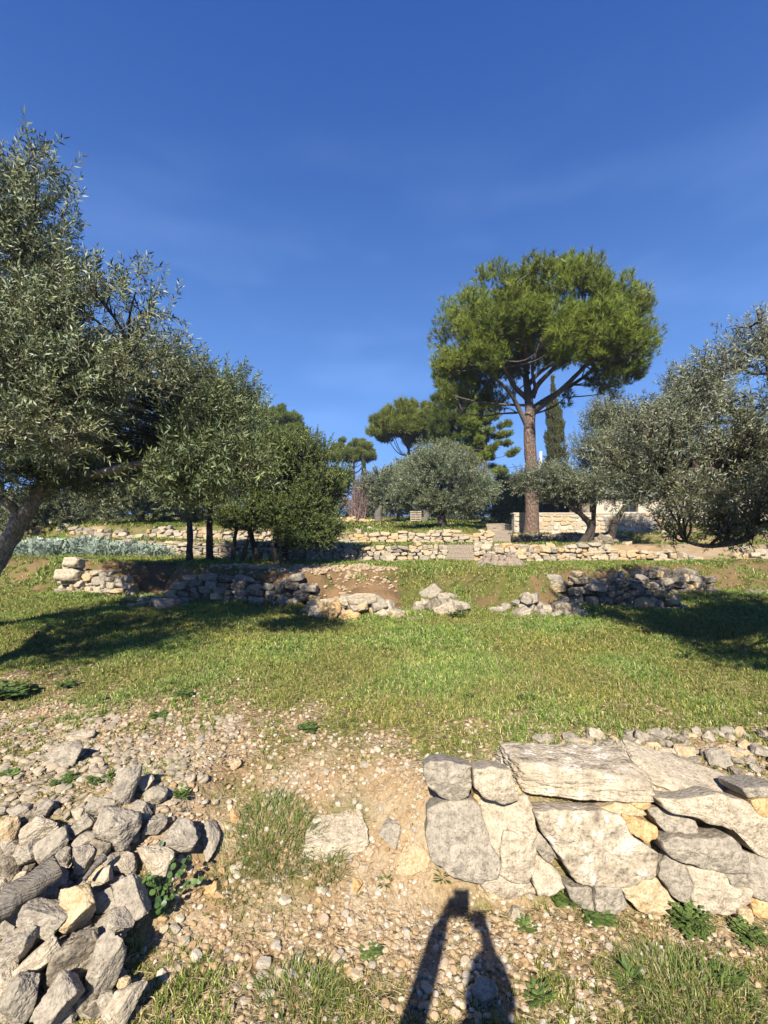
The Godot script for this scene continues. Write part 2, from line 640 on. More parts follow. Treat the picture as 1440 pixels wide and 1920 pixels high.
func wall2_w(x: float) -> float:
	return tab([Vector2(-9, 1.2), Vector2(-6.6, 1.0), Vector2(-6.3, 0.22), Vector2(-4.9, 0.22), Vector2(-4.4, 1.0), Vector2(-3.8, 0.25), Vector2(-1.1, 0.25), Vector2(-0.9, 1.3), Vector2(0.1, 1.5), Vector2(0.5, 2.2), Vector2(1.4, 2.2), Vector2(1.9, 0.5), Vector2(2.6, 0.35), Vector2(5.6, 0.3), Vector2(7, 1.2)], x)


func ground_h(x: float, d: float) -> float:
	var h := 0.0
	var s1 := tab([Vector2(-4, 1.55), Vector2(-1.3, 1.45), Vector2(-0.8, 1.75), Vector2(-0.1, 1.9), Vector2(0.12, 2.05), Vector2(0.28, 2.2), Vector2(4, 2.15)], x)
	var r1 := tab([Vector2(-4, 0.95), Vector2(-1.0, 0.95), Vector2(-0.8, 1.2), Vector2(-0.1, 1.15), Vector2(0.15, 0.55), Vector2(0.3, 0.16), Vector2(4, 0.16)], x)
	h += 0.03 * d * smoothstep(3.0, 0.0, d)
	h += 0.46 * smoothstep(s1, s1 + r1, d)
	h += 0.035 * (clampf(d, 2.8, 9.0) - 2.8)
	var d2 := wall2_d(x) + 0.14
	h += tab([Vector2(-6, 0.62), Vector2(-4, 0.54), Vector2(0, 0.48), Vector2(3, 0.5), Vector2(6, 0.5)], x) * smoothstep(d2, d2 + wall2_w(x), d)
	var d3 := tab([Vector2(-14, 14.2), Vector2(-4, 12.8), Vector2(-1, 12.2), Vector2(9, 12.2), Vector2(14, 13.0)], x) + 0.14
	h += 0.42 * smoothstep(d3, d3 + tab([Vector2(7.2, 0.22), Vector2(8.6, 1.6)], x), d)
	var d4 := tab([Vector2(-14, 17.0), Vector2(-4, 15.5), Vector2(-1, 15.2), Vector2(3.9, 15.2), Vector2(4.2, 16.6), Vector2(14, 16.6)], x) + 0.14
	h += tab([Vector2(3.9, 0.42), Vector2(4.4, 0.30)], x) * smoothstep(d4, d4 + 0.25, d)
	h += 0.072 * (clampf(d, 15.5, 46.0) - 15.5) * tab([Vector2(4.0, 1.0), Vector2(5.0, 0.35 if d < 21.0 else 1.0)], x)
	h += soft.get_noise_2d(x, d) * 0.05 * smoothstep(1.0, 4.0, d)
	h += mid.get_noise_2d(x * 0.7, d * 0.7) * 0.025
	h += (mid.get_noise_2d(x * 1.3 + 5.0, d * 1.3) * 0.10 + fine.get_noise_2d(x * 0.6, d * 0.6) * 0.05) * smoothstep(0.9, 0.2, absf(d - d2 - wall2_w(x) * 0.5))
	return h


func lawn_edge(x: float) -> float:
	return tab([Vector2(-5, 4.5), Vector2(-3.2, 4.1), Vector2(-0.9, 3.45), Vector2(0.26, 2.95), Vector2(0.9, 2.85), Vector2(2.4, 2.75), Vector2(5, 2.7)], x)


func greenness(x: float, d: float) -> float:
	var n := soft.get_noise_2d(x * 1.6 + 40.0, d * 1.6)
	var m := mid.get_noise_2d(x + 9.0, d)
	if d < wall2_d(x):
		var lawn := smoothstep(-0.95, 0.75, d - lawn_edge(x) + n * 0.5 + m * 0.5)
		var low := smoothstep(2.15, 1.75, d) * clampf(0.78 + n * 0.7 + m * 0.8 + 0.4 * smoothstep(0.2, 0.9, x), 0.0, 0.85)
		var mid_part := clampf(0.38 + m * 0.65 + n * 0.2, 0.04, 0.6)
		return clampf(maxf(lawn * (0.92 + 0.25 * m), maxf(low, mid_part)), 0.0, 1.0)
	if d < wall2_d(x) + wall2_w(x) + 0.2:
		return clampf((0.8 if x > 0.25 and x < 2.4 else (0.55 if x < -6.5 or x > 5.6 else 0.25)) + m * 0.6 + n * 0.3, 0.0, 0.95)
	if d < 12.4:
		var stony := smoothstep(1.6, 0.4, absf(x + 1.3) - 0.6) * smoothstep(10.6, 9.4, d)
		return clampf(0.72 + n * 0.5 + m * 0.4 - 0.75 * stony, 0.05, 1.0)
	if x > 4.2 and d < 21.0:
		return clampf(0.45 + n * 0.8 + m * 0.4 - 0.5 * smoothstep(6.0, 8.0, x) * smoothstep(16.0, 13.0, d), 0.0, 0.9)
	return clampf(0.72 + n * 0.7 + m * 0.3, 0.1, 1.0) * (0.35 if d > 25.0 and d < 31.0 else 1.0)


func ground_color(x: float, d: float) -> Color:
	var n := soft.get_noise_2d(x * 0.8 + 3.0, d * 0.8 + 70.0)
	var m := fine.get_noise_2d(x * 0.6, d * 0.6)
	var soil := Color(0.36, 0.27, 0.165).lerp(Color(0.30, 0.20, 0.11), clampf(0.5 + n * 1.2 + m * 0.4, 0.0, 1.0))
	soil = soil.lerp(Color(0.47, 0.41, 0.31), clampf(0.25 + m * 0.9, 0.0, 0.6))
	if x < -0.95 and d < 3.2:
		soil = soil.lerp(Color(0.34, 0.285, 0.215), 0.4)
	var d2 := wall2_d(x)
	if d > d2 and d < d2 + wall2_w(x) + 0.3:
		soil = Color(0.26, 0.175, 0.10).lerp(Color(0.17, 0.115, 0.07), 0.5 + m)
	var turf := Color(0.12, 0.135, 0.042).lerp(Color(0.21, 0.185, 0.085), clampf(0.4 + n + m * 0.6, 0.0, 1.0))
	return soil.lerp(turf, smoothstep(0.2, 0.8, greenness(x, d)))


func terrain() -> void:
	var ds := []
	var d := -14.0
	while d < 240.0:
		ds.append(d)
		if d < 0.4:
			d += 0.7
		elif d < 1.2:
			d += 0.05
		elif d < 3.4:
			d += 0.022
		elif d < 10.0:
			d += 0.05
		elif d < 18.0:
			d += 0.08
		elif d < 50.0:
			d += 0.6
		else:
			d += 12.0
	var cols := 260
	var g := Geo.new()
	for q in ds:
		var half: float = 3.4 + 1.25 * maxf(q, 0.0) + maxf(-q, 0.0) * 0.9
		if q > 50.0:
			half += (q - 50.0) * 1.5
		for k in cols + 1:
			var u := k / float(cols) * 2.0 - 1.0
			var x := half * u
			var dd: float = maxf(q, 0.3)
			var y := ground_h(x, dd)
			if q < 4.5:
				y += fine.get_noise_2d(x * 2.2, q * 2.2) * 0.012
			if q > 60.0:
				y -= (q - 60.0) * 0.012
			g.v.append(Vector3(x, y, -q))
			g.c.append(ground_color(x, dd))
	for r in ds.size() - 1:
		for k in cols:
			var a := r * (cols + 1) + k
			g.quad(a, a + 1, a + cols + 2, a + cols + 1)
	solo("ground", "terraced ground of ochre soil and thin turf rising in low steps", "ground", g.mesh(), M.ground, Transform3D(), "", "structure")


# ---------------------------------------------------------------- stones

func stone_basis(yaw: float, tilt: float, pitch: float, size: Vector3) -> Basis:
	return Basis.from_euler(Vector3(pitch, yaw, tilt)) * Basis.from_scale(size)


func pick(list: Array) -> StandardMaterial3D:
	# materials by name, each with its share
	var t := rng.randf()
	for k in list:
		t -= k[1]
		if t <= 0.0:
			return M[k[0]]
	return M[list[0][0]]


const PALE_MIX := [["pale", 0.5], ["cream", 0.2], ["grey", 0.26], ["ochre", 0.04]]
const MID_MIX := [["grey", 0.42], ["pale", 0.3], ["cream", 0.16], ["lichen", 0.12]]
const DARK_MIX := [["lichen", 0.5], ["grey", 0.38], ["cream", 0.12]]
const CREAM_MIX := [["cream", 0.32], ["pale", 0.46], ["ochre", 0.06], ["grey", 0.16]]


func dry_wall(called: String, label: String, line: Array, top: Array, course: float, width: float, mix: Array, loose := 1.0) -> Node3D:
	# courses of stones along a line of (x, distance); top: height along the wall from 0 to 1
	var length := 0.0
	var sums := [0.0]
	for k in line.size() - 1:
		length += (line[k + 1] - line[k]).length()
		sums.append(length)
	var root := thing(called, label, "wall", on_ground(line[0].x, line[0].y))
	var most := 0.0
	for t in top:
		most = maxf(most, t.y)
	var y := 0.0
	while y < most:
		var h := course * rr(0.75, 1.3)
		var s := rr(-0.5, 0.0) * width
		while s < length:
			var w := width * rr(0.55, 1.65)
			var hh := h * rr(0.8, 1.3)
			var c := clampf(s + w * 0.5, 0.0, length)
			s += w
			var limit := tab(top, c / length)
			if y + hh * 0.35 > limit + rr(-0.25, 0.35) * course:
				continue
			var k := 0
			while k < line.size() - 2 and c > sums[k + 1]:
				k += 1
			var f: float = (c - sums[k]) / (sums[k + 1] - sums[k])
			var p: Vector2 = line[k].lerp(line[k + 1], f)
			var dir: Vector2 = (line[k + 1] - line[k]).normalized()
			var base := ground_h(p.x, p.y - 0.1)
			var pos := Vector3(p.x, base + y + hh * 0.45 - 0.03 + rr(-0.15, 0.15) * course * loose, -(p.y + 0.06 + y * 0.22 + rr(-0.045, 0.045) * loose))
			var b := stone_basis(atan2(dir.y, dir.x) + rr(-0.25, 0.25) * loose, rr(-0.17, 0.17) * loose + (PI if rng.randf() < 0.5 else 0.0), rr(-0.15, 0.15) * loose, Vector3(w * 0.51, hh * 0.54, course * rr(0.8, 1.25)))
			part(root, "stone", wall_rocks[rng.randi() % wall_rocks.size()], pick(mix), Transform3D(b, pos - root.position))
		y += h * 0.86
	return root


func pile(called: String, label: String, cx: float, cd: float, rx: float, rd: float, high: float, count: int, smin: float, smax: float, mix: Array, category := "stone pile") -> Node3D:
	# a tumbled heap: the big ones low, small ones between
	var root := thing(called, label, category, on_ground(cx, cd))
	for k in count:
		var t := k / float(count)
		var a := rr(0, TAU)
		var q := sqrt(rng.randf())
		var x := cx + cos(a) * q * rx
		var d := cd + sin(a) * q * rd
		var s := lerpf(smax, smin, pow(t, 0.6)) * rr(0.8, 1.2)
		var lift := high * (1.0 - q * q) * rr(0.25, 1.0)
		var pos := Vector3(x, minf(ground_h(x, d), ground_h(x, cd - rd)) * 0.5 + ground_h(x, d) * 0.5 + lift - s * 0.1, -d)
		var b := stone_basis(rr(0, TAU), rr(-0.45, 0.45), rr(-0.45, 0.45), Vector3(s * rr(0.42, 0.62), s * rr(0.24, 0.4), s * rr(0.36, 0.52)))
		part(root, "stone", (near_rocks if cd < 5.0 else wall_rocks)[rng.randi() % 12], pick(mix), Transform3D(b, pos - root.position))
	return root


func face_point(cx: float, cy: float) -> Vector3:
	# a point on the leaning face of the front wall, from the survey crop
	var px := 760.0 + cx / 2.118
	var py := 1360.0 + cy / 2.118
	var q := (py - HORIZON) / F
	var y := (EYE - q * 2.10) / (1.0 + q * 0.22)
	return at(px, py, 2.10 + y * 0.22)


func face_stone(root: Node3D, outline: Array, proud: float, deep: float, m: Material, sd: int, bulge := 0.005) -> void:
	var r := RandomNumberGenerator.new()
	r.seed = sd
	var pts := []
	var ctr := Vector3.ZERO
	for k in range(0, outline.size(), 2):
		pts.append(face_point(outline[k], outline[k + 1]))
	var mean := Vector3.ZERO
	for p in pts:
		mean += p / pts.size()
	for k in pts.size():
		pts[k] += (pts[k] - mean).normalized() * 0.007
	var per := 9
	var ring := []
	for k in pts.size():
		var a: Vector3 = pts[k]
		var b: Vector3 = pts[(k + 1) % pts.size()]
		for j in per:
			ring.append(a.lerp(b, j / float(per)))
	# round the corners a little
	for pass_ in 1:
		var old := ring.duplicate()
		for k in ring.size():
			ring[k] = old[k] * 0.5 + (old[k - 1] + old[(k + 1) % ring.size()]) * 0.25
	for p in ring:
		ctr += p
	ctr /= ring.size()
	var out := Vector3(0, 0.21, 1.0).normalized()
	var tip := Vector3(r.randf_range(-0.07, 0.07), r.randf_range(-0.08, 0.08), 0)
	var g := Geo.new()
	var n := ring.size()
	var shells := [[0.82, -deep], [0.97, -deep * 0.5], [1.0, -0.03], [1.0, -0.008], [0.992, -0.001], [0.96, 0.002], [0.89, 0.004], [0.8, 0.005], [0.7, 0.006], [0.6, 0.006], [0.5, 0.006], [0.4, 0.006], [0.3, 0.006], [0.2, 0.006], [0.1, 0.006]]
	for s in shells:
		for k in n:
			var e: Vector3 = (ring[k] - ctr)
			var p: Vector3 = ctr + e * s[0]
			var w: Vector3 = p * 1.0 + Vector3(sd, sd * 0.3, 0)
			var j := mid.get_noise_3d(w.x * 3.0, w.y * 3.0, w.z * 3.0) * 0.014 + fine.get_noise_3d(w.x * 3.2, w.y * 3.2, w.z) * 0.007 - absf(fine.get_noise_3d(w.x * 1.4, w.y * 2.4, 7.0)) * 0.012
			var wob: Vector3 = Vector3(fine.get_noise_3d(w.x * 2.0, w.y * 2.0, 31.0), fine.get_noise_3d(w.x * 2.0, w.y * 2.0, 77.0), 0) * 0.012 * s[0]
			var up: float = s[1] + proud + bulge * (1.0 - s[0] * s[0]) + tip.x * e.x * 4.0 * s[0] * 0.6 + tip.y * e.y * 4.0 * s[0] * 0.6
			g.vert(p + wob + out * (up + (j if s[1] > -0.02 else j * 0.4)))
	for s in shells.size() - 1:
		for k in n:
			var a := s * n + k
			var b := s * n + (k + 1) % n
			g.quad(a, a + n, b + n, b)
	var c := g.vert(ctr + out * (proud + bulge + 0.006))
	for k in n:
		g.tri((shells.size() - 1) * n + k, c, (shells.size() - 1) * n + (k + 1) % n)
	for k in g.v.size():
		g.v[k] -= root.position
	part(root, "stone", g.mesh(), m)


func front_wall() -> void:
	var root := thing("dry_stone_wall", "low wall of broad flat limestone slabs closest to the camera at right", "wall", on_ground(1.0, 2.1))
	var i := 0
	for s in [
		["grey", 0.025, 0.2, [75, 165, 100, 140, 165, 138, 250, 150, 254, 210, 248, 268, 195, 302, 130, 272, 88, 232]],
		["pale", 0.07, 0.2, [266, 165, 330, 150, 395, 165, 425, 230, 440, 285, 380, 296, 310, 268, 266, 232]],
		["grey", 0.02, 0.25, [92, 345, 160, 308, 285, 300, 312, 395, 330, 470, 372, 535, 360, 590, 290, 610, 190, 592, 105, 530, 85, 430]],
		["pale", 0.0, 0.2, [296, 288, 380, 300, 480, 284, 502, 335, 510, 432, 466, 442, 388, 400, 384, 500, 372, 526, 342, 478, 316, 390]],
		["pale", 0.012, 0.2, [392, 412, 470, 448, 512, 430, 513, 560, 492, 622, 440, 630, 380, 590, 378, 500]],
		["grey", -0.02, 0.2, [517, 425, 560, 462, 604, 516, 578, 560, 540, 520, 516, 490]],
		["pale", -0.03, 0.2, [515, 525, 570, 562, 620, 602, 640, 655, 590, 672, 540, 690, 508, 600]],
		["slab", 0.02, 0.25, [502, 322, 620, 327, 780, 337, 858, 372, 892, 440, 960, 480, 1000, 512, 1003, 600, 930, 640, 800, 642, 690, 624, 640, 560, 600, 500, 540, 420]],
		["ochre", 0.0, 0.2, [866, 362, 940, 376, 998, 412, 1000, 440, 965, 464, 890, 422]],
		["pale", 0.03, 0.22, [985, 282, 1080, 290, 1200, 262, 1330, 292, 1450, 372, 1470, 530, 1400, 515, 1350, 470, 1290, 406, 1160, 364, 1020, 326]],
		["grey", -0.01, 0.2, [980, 338, 1080, 350, 1160, 380, 1170, 434, 1110, 432, 1040, 424, 1000, 372]],
		["grey", 0.045, 0.22, [1010, 455, 1050, 430, 1180, 440, 1258, 422, 1330, 500, 1338, 568, 1250, 570, 1140, 545, 1080, 530, 1022, 490]],
		["grey", 0.0, 0.2, [1042, 522, 1110, 562, 1140, 625, 1140, 722, 1080, 690, 1018, 602, 1016, 552]],
		["pale", 0.015, 0.2, [1120, 562, 1180, 556, 1258, 576, 1270, 632, 1358, 642, 1350, 700, 1280, 752, 1190, 742, 1144, 720, 1148, 645]],
		["grey", 0.01, 0.2, [1262, 572, 1340, 582, 1368, 640, 1292, 630]],
		["grey", 0.0, 0.2, [1342, 512, 1470, 545, 1480, 700, 1382, 682, 1366, 602]],
		["ochre", 0.04, 0.2, [1346, 284, 1460, 276, 1470, 360, 1382, 342]],
		["grey", 0.05, 0.2, [1312, 238, 1460, 224, 1470, 268, 1332, 276]],
		["pale", -0.03, 0.2, [290, 614, 365, 594, 440, 640, 500, 640, 536, 692, 420, 706, 330, 676]],
		["grey", -0.02, 0.2, [640, 642, 740, 652, 764, 762, 690, 724]],
		["grey", -0.01, 0.2, [752, 652, 850, 646, 900, 742, 800, 762, 766, 742]],
		["cream", -0.02, 0.2, [862, 652, 1000, 616, 1108, 742, 1060, 772, 930, 742]],
		["cream", 0.02, 0.2, [1300, 722, 1362, 722, 1400, 822, 1350, 832]],
		["ochre", -0.01, 0.2, [1370, 692, 1450, 702, 1470, 790, 1400, 760]],
		["cream", -0.02, 0.15, [780, 336, 850, 320, 930, 318, 968, 360, 900, 366, 860, 372]],
		["ochre", -0.02, 0.15, [910, 312, 975, 288, 984, 330, 950, 338]],
		["ochre", -0.04, 0.15, [284, 268, 320, 300, 300, 330, 280, 300]],
		["ochre", -0.04, 0.15, [408, 205, 440, 240, 470, 280, 440, 300]],
	]:
		i += 1
		face_stone(root, s[3], s[1], s[2], M[s[0]], 600 + i)
	for k in 14:   # small packing stones in the joints, low down
		var x := rr(0.35, 2.2)
		var y := rr(0.05, 0.42)
		part(root, "stone", near_rocks[k % 12], pick(CREAM_MIX), Transform3D(stone_basis(rr(0, TAU), rr(-0.4, 0.4), rr(-0.4, 0.4), Vector3(rr(0.04, 0.09), rr(0.03, 0.06), 0.06)), Vector3(x, ground_h(x, 2.0) + y, -(2.2 + y * 0.22)) - root.position))
	# the capstone: one long block lying on the wall, its worn top in the sun
	var cap := rock(931, 5, true, 5, 0.05, 22.0)
	solo("capstone", "long pale slab with white lichen, lying as capstone on the front wall", "stone slab", cap, M.slab, Transform3D(stone_basis(-0.05, 0.015, 0.10, Vector3(0.352, 0.088, 0.19)), Vector3(0.945, 0.53, -2.41)))
	var second := rock(947, 5, true, 6, 0.06, 22.0)
	solo("flat_stone", "buff tilted slab beside the capstone's right end, under the rubble", "stone slab", second, M.pale, Transform3D(stone_basis(-0.5, -0.24, 0.2, Vector3(0.36, 0.06, 0.19)), Vector3(1.50, 0.475, -2.44)))
	# rubble thrown up behind the wall
	var heap := thing("rubble_bank", "bank of grey and cream rubble between the front wall and the lawn", "rubble", on_ground(1.8, 2.6))
	for k in 260:
		var x := rr(0.95, 2.75)
		var d := 2.42 + pow(rng.randf(), 0.8) * 0.5 + 0.05 * x
		if x < 1.75 and d < 2.58:
			continue
		var s := rr(0.03, 0.085) * (1.25 if rng.randf() < 0.2 else 0.85)
		var p := on_ground(x, d, s * 0.22)
		part(heap, "stone", near_rocks[rng.randi() % 12], pick([["grey", 0.55], ["lichen", 0.15], ["pale", 0.18], ["cream", 0.12]]), Transform3D(stone_basis(rr(0, TAU), rr(-0.6, 0.6), rr(-0.6, 0.6), Vector3(s * rr(0.5, 0.8), s * rr(0.35, 0.5), s * rr(0.45, 0.7))), p - heap.position))


func heap_rock(root: Node3D, cx: float, cy: float, wide: float, tall: float, tilt: float, m: String, lift: float, k: int) -> void:
	var p := hit(cx / 3.0, 1380.0 + cy / 3.0, lift)
	var s := -p.z / F / 3.0
	var b := Basis(Vector3(1, 0, 0), -0.35) * Basis(Vector3(0, 0, 1), -deg_to_rad(tilt)) * Basis(Vector3(0, 1, 0), 0.3 * sin(k * 2.3)) * Basis.from_scale(Vector3(wide * s * 0.48, tall * s * 0.48, minf(wide, tall) * s * 0.46))
	part(root, "stone", near_rocks[k % 12], M[m], Transform3D(b, p - root.position))


func left_heap() -> void:
	var root := thing("rubble_heap", "tumbled heap of grey boulders, collapsed wall in the left foreground corner", "stone pile", on_ground(-1.4, 2.0))
	var k := 0
	for q in [
		[650, 510, 260, 250, 30, "grey", 0.12], [990, 570, 255, 190, -15, "grey", 0.10], [705, 275, 140, 240, 10, "grey", 0.10], [870, 330, 140, 110, 20, "grey", 0.05],
		[205, 540, 300, 170, -22, "pale", 0.12], [300, 610, 180, 120, -35, "grey", 0.10], [450, 685, 140, 150, 20, "grey", 0.12], [420, 950, 270, 230, 15, "cream", 0.16],
		[245, 1030, 270, 180, 20, "grey", 0.16], [80, 1190, 310, 190, -48, "grey", 0.14], [400, 1245, 340, 270, -38, "lichen", 0.14], [195, 1275, 300, 120, -40, "pale", 0.15],
		[590, 1290, 420, 200, -66, "grey", 0.12], [630, 1050, 240, 140, -10, "grey", 0.14], [330, 1490, 260, 180, -60, "grey", 0.12], [105, 1500, 310, 210, -62, "grey", 0.12],
		[700, 1500, 270, 170, -50, "pale", 0.07], [735, 920, 250, 160, 55, "grey", 0.12], [860, 690, 240, 150, 15, "pale", 0.10], [575, 795, 130, 90, -40, "pale", 0.12],
		[165, 660, 160, 120, -35, "grey", 0.10], [790, 420, 150, 100, 25, "grey", 0.07], [865, 500, 160, 110, -20, "grey", 0.07], [465, 500, 150, 90, -40, "grey", 0.08],
		[35, 530, 130, 160, 10, "cream", 0.10], [690, 710, 150, 110, 10, "pale", 0.09], [545, 650, 120, 160, 30, "lichen", 0.09], [470, 590, 130, 100, 0, "grey", 0.08],
		[350, 680, 120, 110, 30, "grey", 0.08], [590, 930, 120, 150, 60, "grey", 0.10], [40, 740, 150, 150, 0, "lichen", 0.08], [330, 800, 150, 130, 40, "grey", 0.05],
		[225, 900, 150, 110, -40, "grey", 0.05], [60, 1020, 160, 170, -60, "grey", 0.08], [20, 1400, 130, 220, 20, "pale", 0.12], [230, 1150, 130, 130, 10, "lichen", 0.06],
		[540, 1130, 180, 120, -30, "grey", 0.06], [500, 1480, 140, 200, 20, "lichen", 0.04], [450, 1100, 120, 110, 0, "grey", 0.06], [690, 1400, 100, 90, 0, "cream", 0.05],
		[530, 400, 120, 110, 30, "grey", 0.05], [600, 390, 90, 80, 10, "grey", 0.05], [430, 440, 90, 70, 0, "pale", 0.05], [820, 260, 90, 100, 10, "pale", 0.04],
	]:
		k += 1
		heap_rock(root, q[0], q[1], q[2], q[3], q[4], q[5], q[6], k)
	for j in 150:   # smaller ones wedged in the gaps
		var px := rr(0, 270)
		var py := rr(1510, 1900)
		if px > 250 - (py - 1510) * 0.1:
			continue
		var p := hit(px, py, 0.04)
		var s := rr(0.03, 0.095)
		part(root, "stone", near_rocks[rng.randi() % 12], pick([["grey", 0.6], ["lichen", 0.2], ["pale", 0.12], ["cream", 0.08]]), Transform3D(stone_basis(rr(0, TAU), rr(-0.7, 0.7), rr(-0.7, 0.7), Vector3(s * 0.6, s * 0.4, s * 0.5)), p - root.position))
	# the gravel spread behind it
	var xf := [[], [], []]
	var tint := [[], [], []]
	for j in 4200:
		var x := rr(-3.2, -0.95)
		var d := rr(2.15, 3.3)
		if mid.get_noise_2d(x * 1.4, d * 1.4) + smoothstep(3.3, 2.4, d) * 0.6 < 0.1:
			continue
		var s := lerpf(0.005, 0.030, pow(rng.randf(), 2.4))
		xf[j % 3].append(Transform3D(stone_basis(rr(0, TAU), rr(-0.5, 0.5), rr(-0.5, 0.5), Vector3(s * rr(0.7, 1.1), s * rr(0.35, 0.6), s)), on_ground(x, d, s * 0.2)))
		tint[j % 3].append(Color(0.40, 0.34, 0.255).lerp(Color(0.25, 0.215, 0.17), rng.randf()))
	var gr := thing("gravel", "loose grey gravel spread behind the boulder heap at left", "gravel", Vector3.ZERO)
	gr.set_meta("kind", "stuff")
	for j in 3:
		multi(gr, "gravel_stones", chip_rocks[j + 3], M.pebble, xf[j], tint[j])
	# the weathered log lying across the heap
	var a := hit(-25, 1722, 0.24)
	var b := hit(112, 1622, 0.22)
	var g := Geo.new()
	var lp := curve([a, a.lerp(b, 0.35) + Vector3(0, 0.008, 0), a.lerp(b, 0.7), b], 6)
	g.tube(lp, taper(lp.size(), 0.052, 0.043), 18, Color.WHITE, 0.22, fine)
	solo("log", "weathered grey log lying across the boulders at the left edge", "log", g.mesh(), M.log)
	var st := Geo.new()
	var s0 := hit(157, 1650, 0.2)
	var s1 := hit(196, 1606, 0.2)
	st.tube([s0, s0.lerp(s1, 0.5) + Vector3(0, 0.006, 0), s1], [0.008, 0.011, 0.016], 8, Color.WHITE, 0.3, fine)
	solo("stick", "short broken stick wedged upright among the grey boulders", "stick", st.mesh(), M.log)


func single(called: String, label: String, px: float, py: float, size: Vector3, yaw: float, tilt: float, m: String, k: int, lift := 0.0, pitch := 0.0) -> void:
	var p := hit(px, py)
	p = on_ground(p.x, -p.z, lift)
	solo(called, label, "stone", near_rocks[k % 12], M[m], Transform3D(stone_basis(yaw, tilt, pitch, size), p))


func slope_stones() -> void:
	single("embedded_stone", "broad grey flat stone set in the bare slope left of the wall", 628, 1558, Vector3(0.17, 0.05, 0.15), 0.1, 0.0, "pale", 6, -0.025, 0.32)
	single("embedded_stone", "narrow wedge of grey stone beside the broad flat stone on the slope", 730, 1568, Vector3(0.06, 0.05, 0.09), 0.3, 0.0, "grey", 7, 0.0, 0.5)
	single("embedded_stone", "small tan stone in the soil just left of the wall's foot", 770, 1610, Vector3(0.09, 0.04, 0.08), -0.3, 0.1, "cream", 2, 0.0, 0.4)
	single("embedded_stone", "upright grey splinter of stone at the heap's right edge", 395, 1580, Vector3(0.045, 0.05, 0.11), 0.2, 0.2, "grey", 5, 0.02, 0.5)
	single("boulder", "rounded grey boulder half sunk in gravel behind the heap", 118, 1427, Vector3(0.11, 0.075, 0.10), 0.4, 0.1, "grey", 8, 0.03)
	single("boulder", "flat pale stone alone on the gravel, above the sunken boulder", 152, 1385, Vector3(0.085, 0.035, 0.06), 0.2, 0.0, "pale", 3, 0.015)
	single("field_stone", "smooth cream stone on bare soil right of the boulder heap", 442, 1440, Vector3(0.032, 0.022, 0.028), 0.4, 0.2, "cream", 6, 0.012)
	single("field_stone", "white stone near the middle of the bare patch below the lawn", 370, 1366, Vector3(0.026, 0.016, 0.02), 0.1, 0.1, "pale", 9, 0.01)
	single("field_stone", "yellowish stone standing beside the grass tussock", 440, 1540, Vector3(0.025, 0.04, 0.025), 0.1, 0.3, "ochre", 10, 0.02)
	single("field_stone", "orange stone at the foot of the slope below the tussock", 398, 1675, Vector3(0.035, 0.03, 0.03), 0.9, 0.3, "ochre", 1, 0.015)
	single("field_stone", "tan block of stone on the gravel midway to the shadow", 670, 1670, Vector3(0.03, 0.035, 0.028), 0.5, 0.1, "ochre", 11, 0.015)
	single("field_stone", "pale stone lying inside the photographer's shadow", 908, 1868, Vector3(0.045, 0.03, 0.04), 0.5, 0.1, "grey", 0, 0.012)
	single("field_stone", "whitish stone just right of the top of the photographer's shadow", 968, 1720, Vector3(0.05, 0.03, 0.04), 1.5, 0.1, "pale", 5, 0.012)


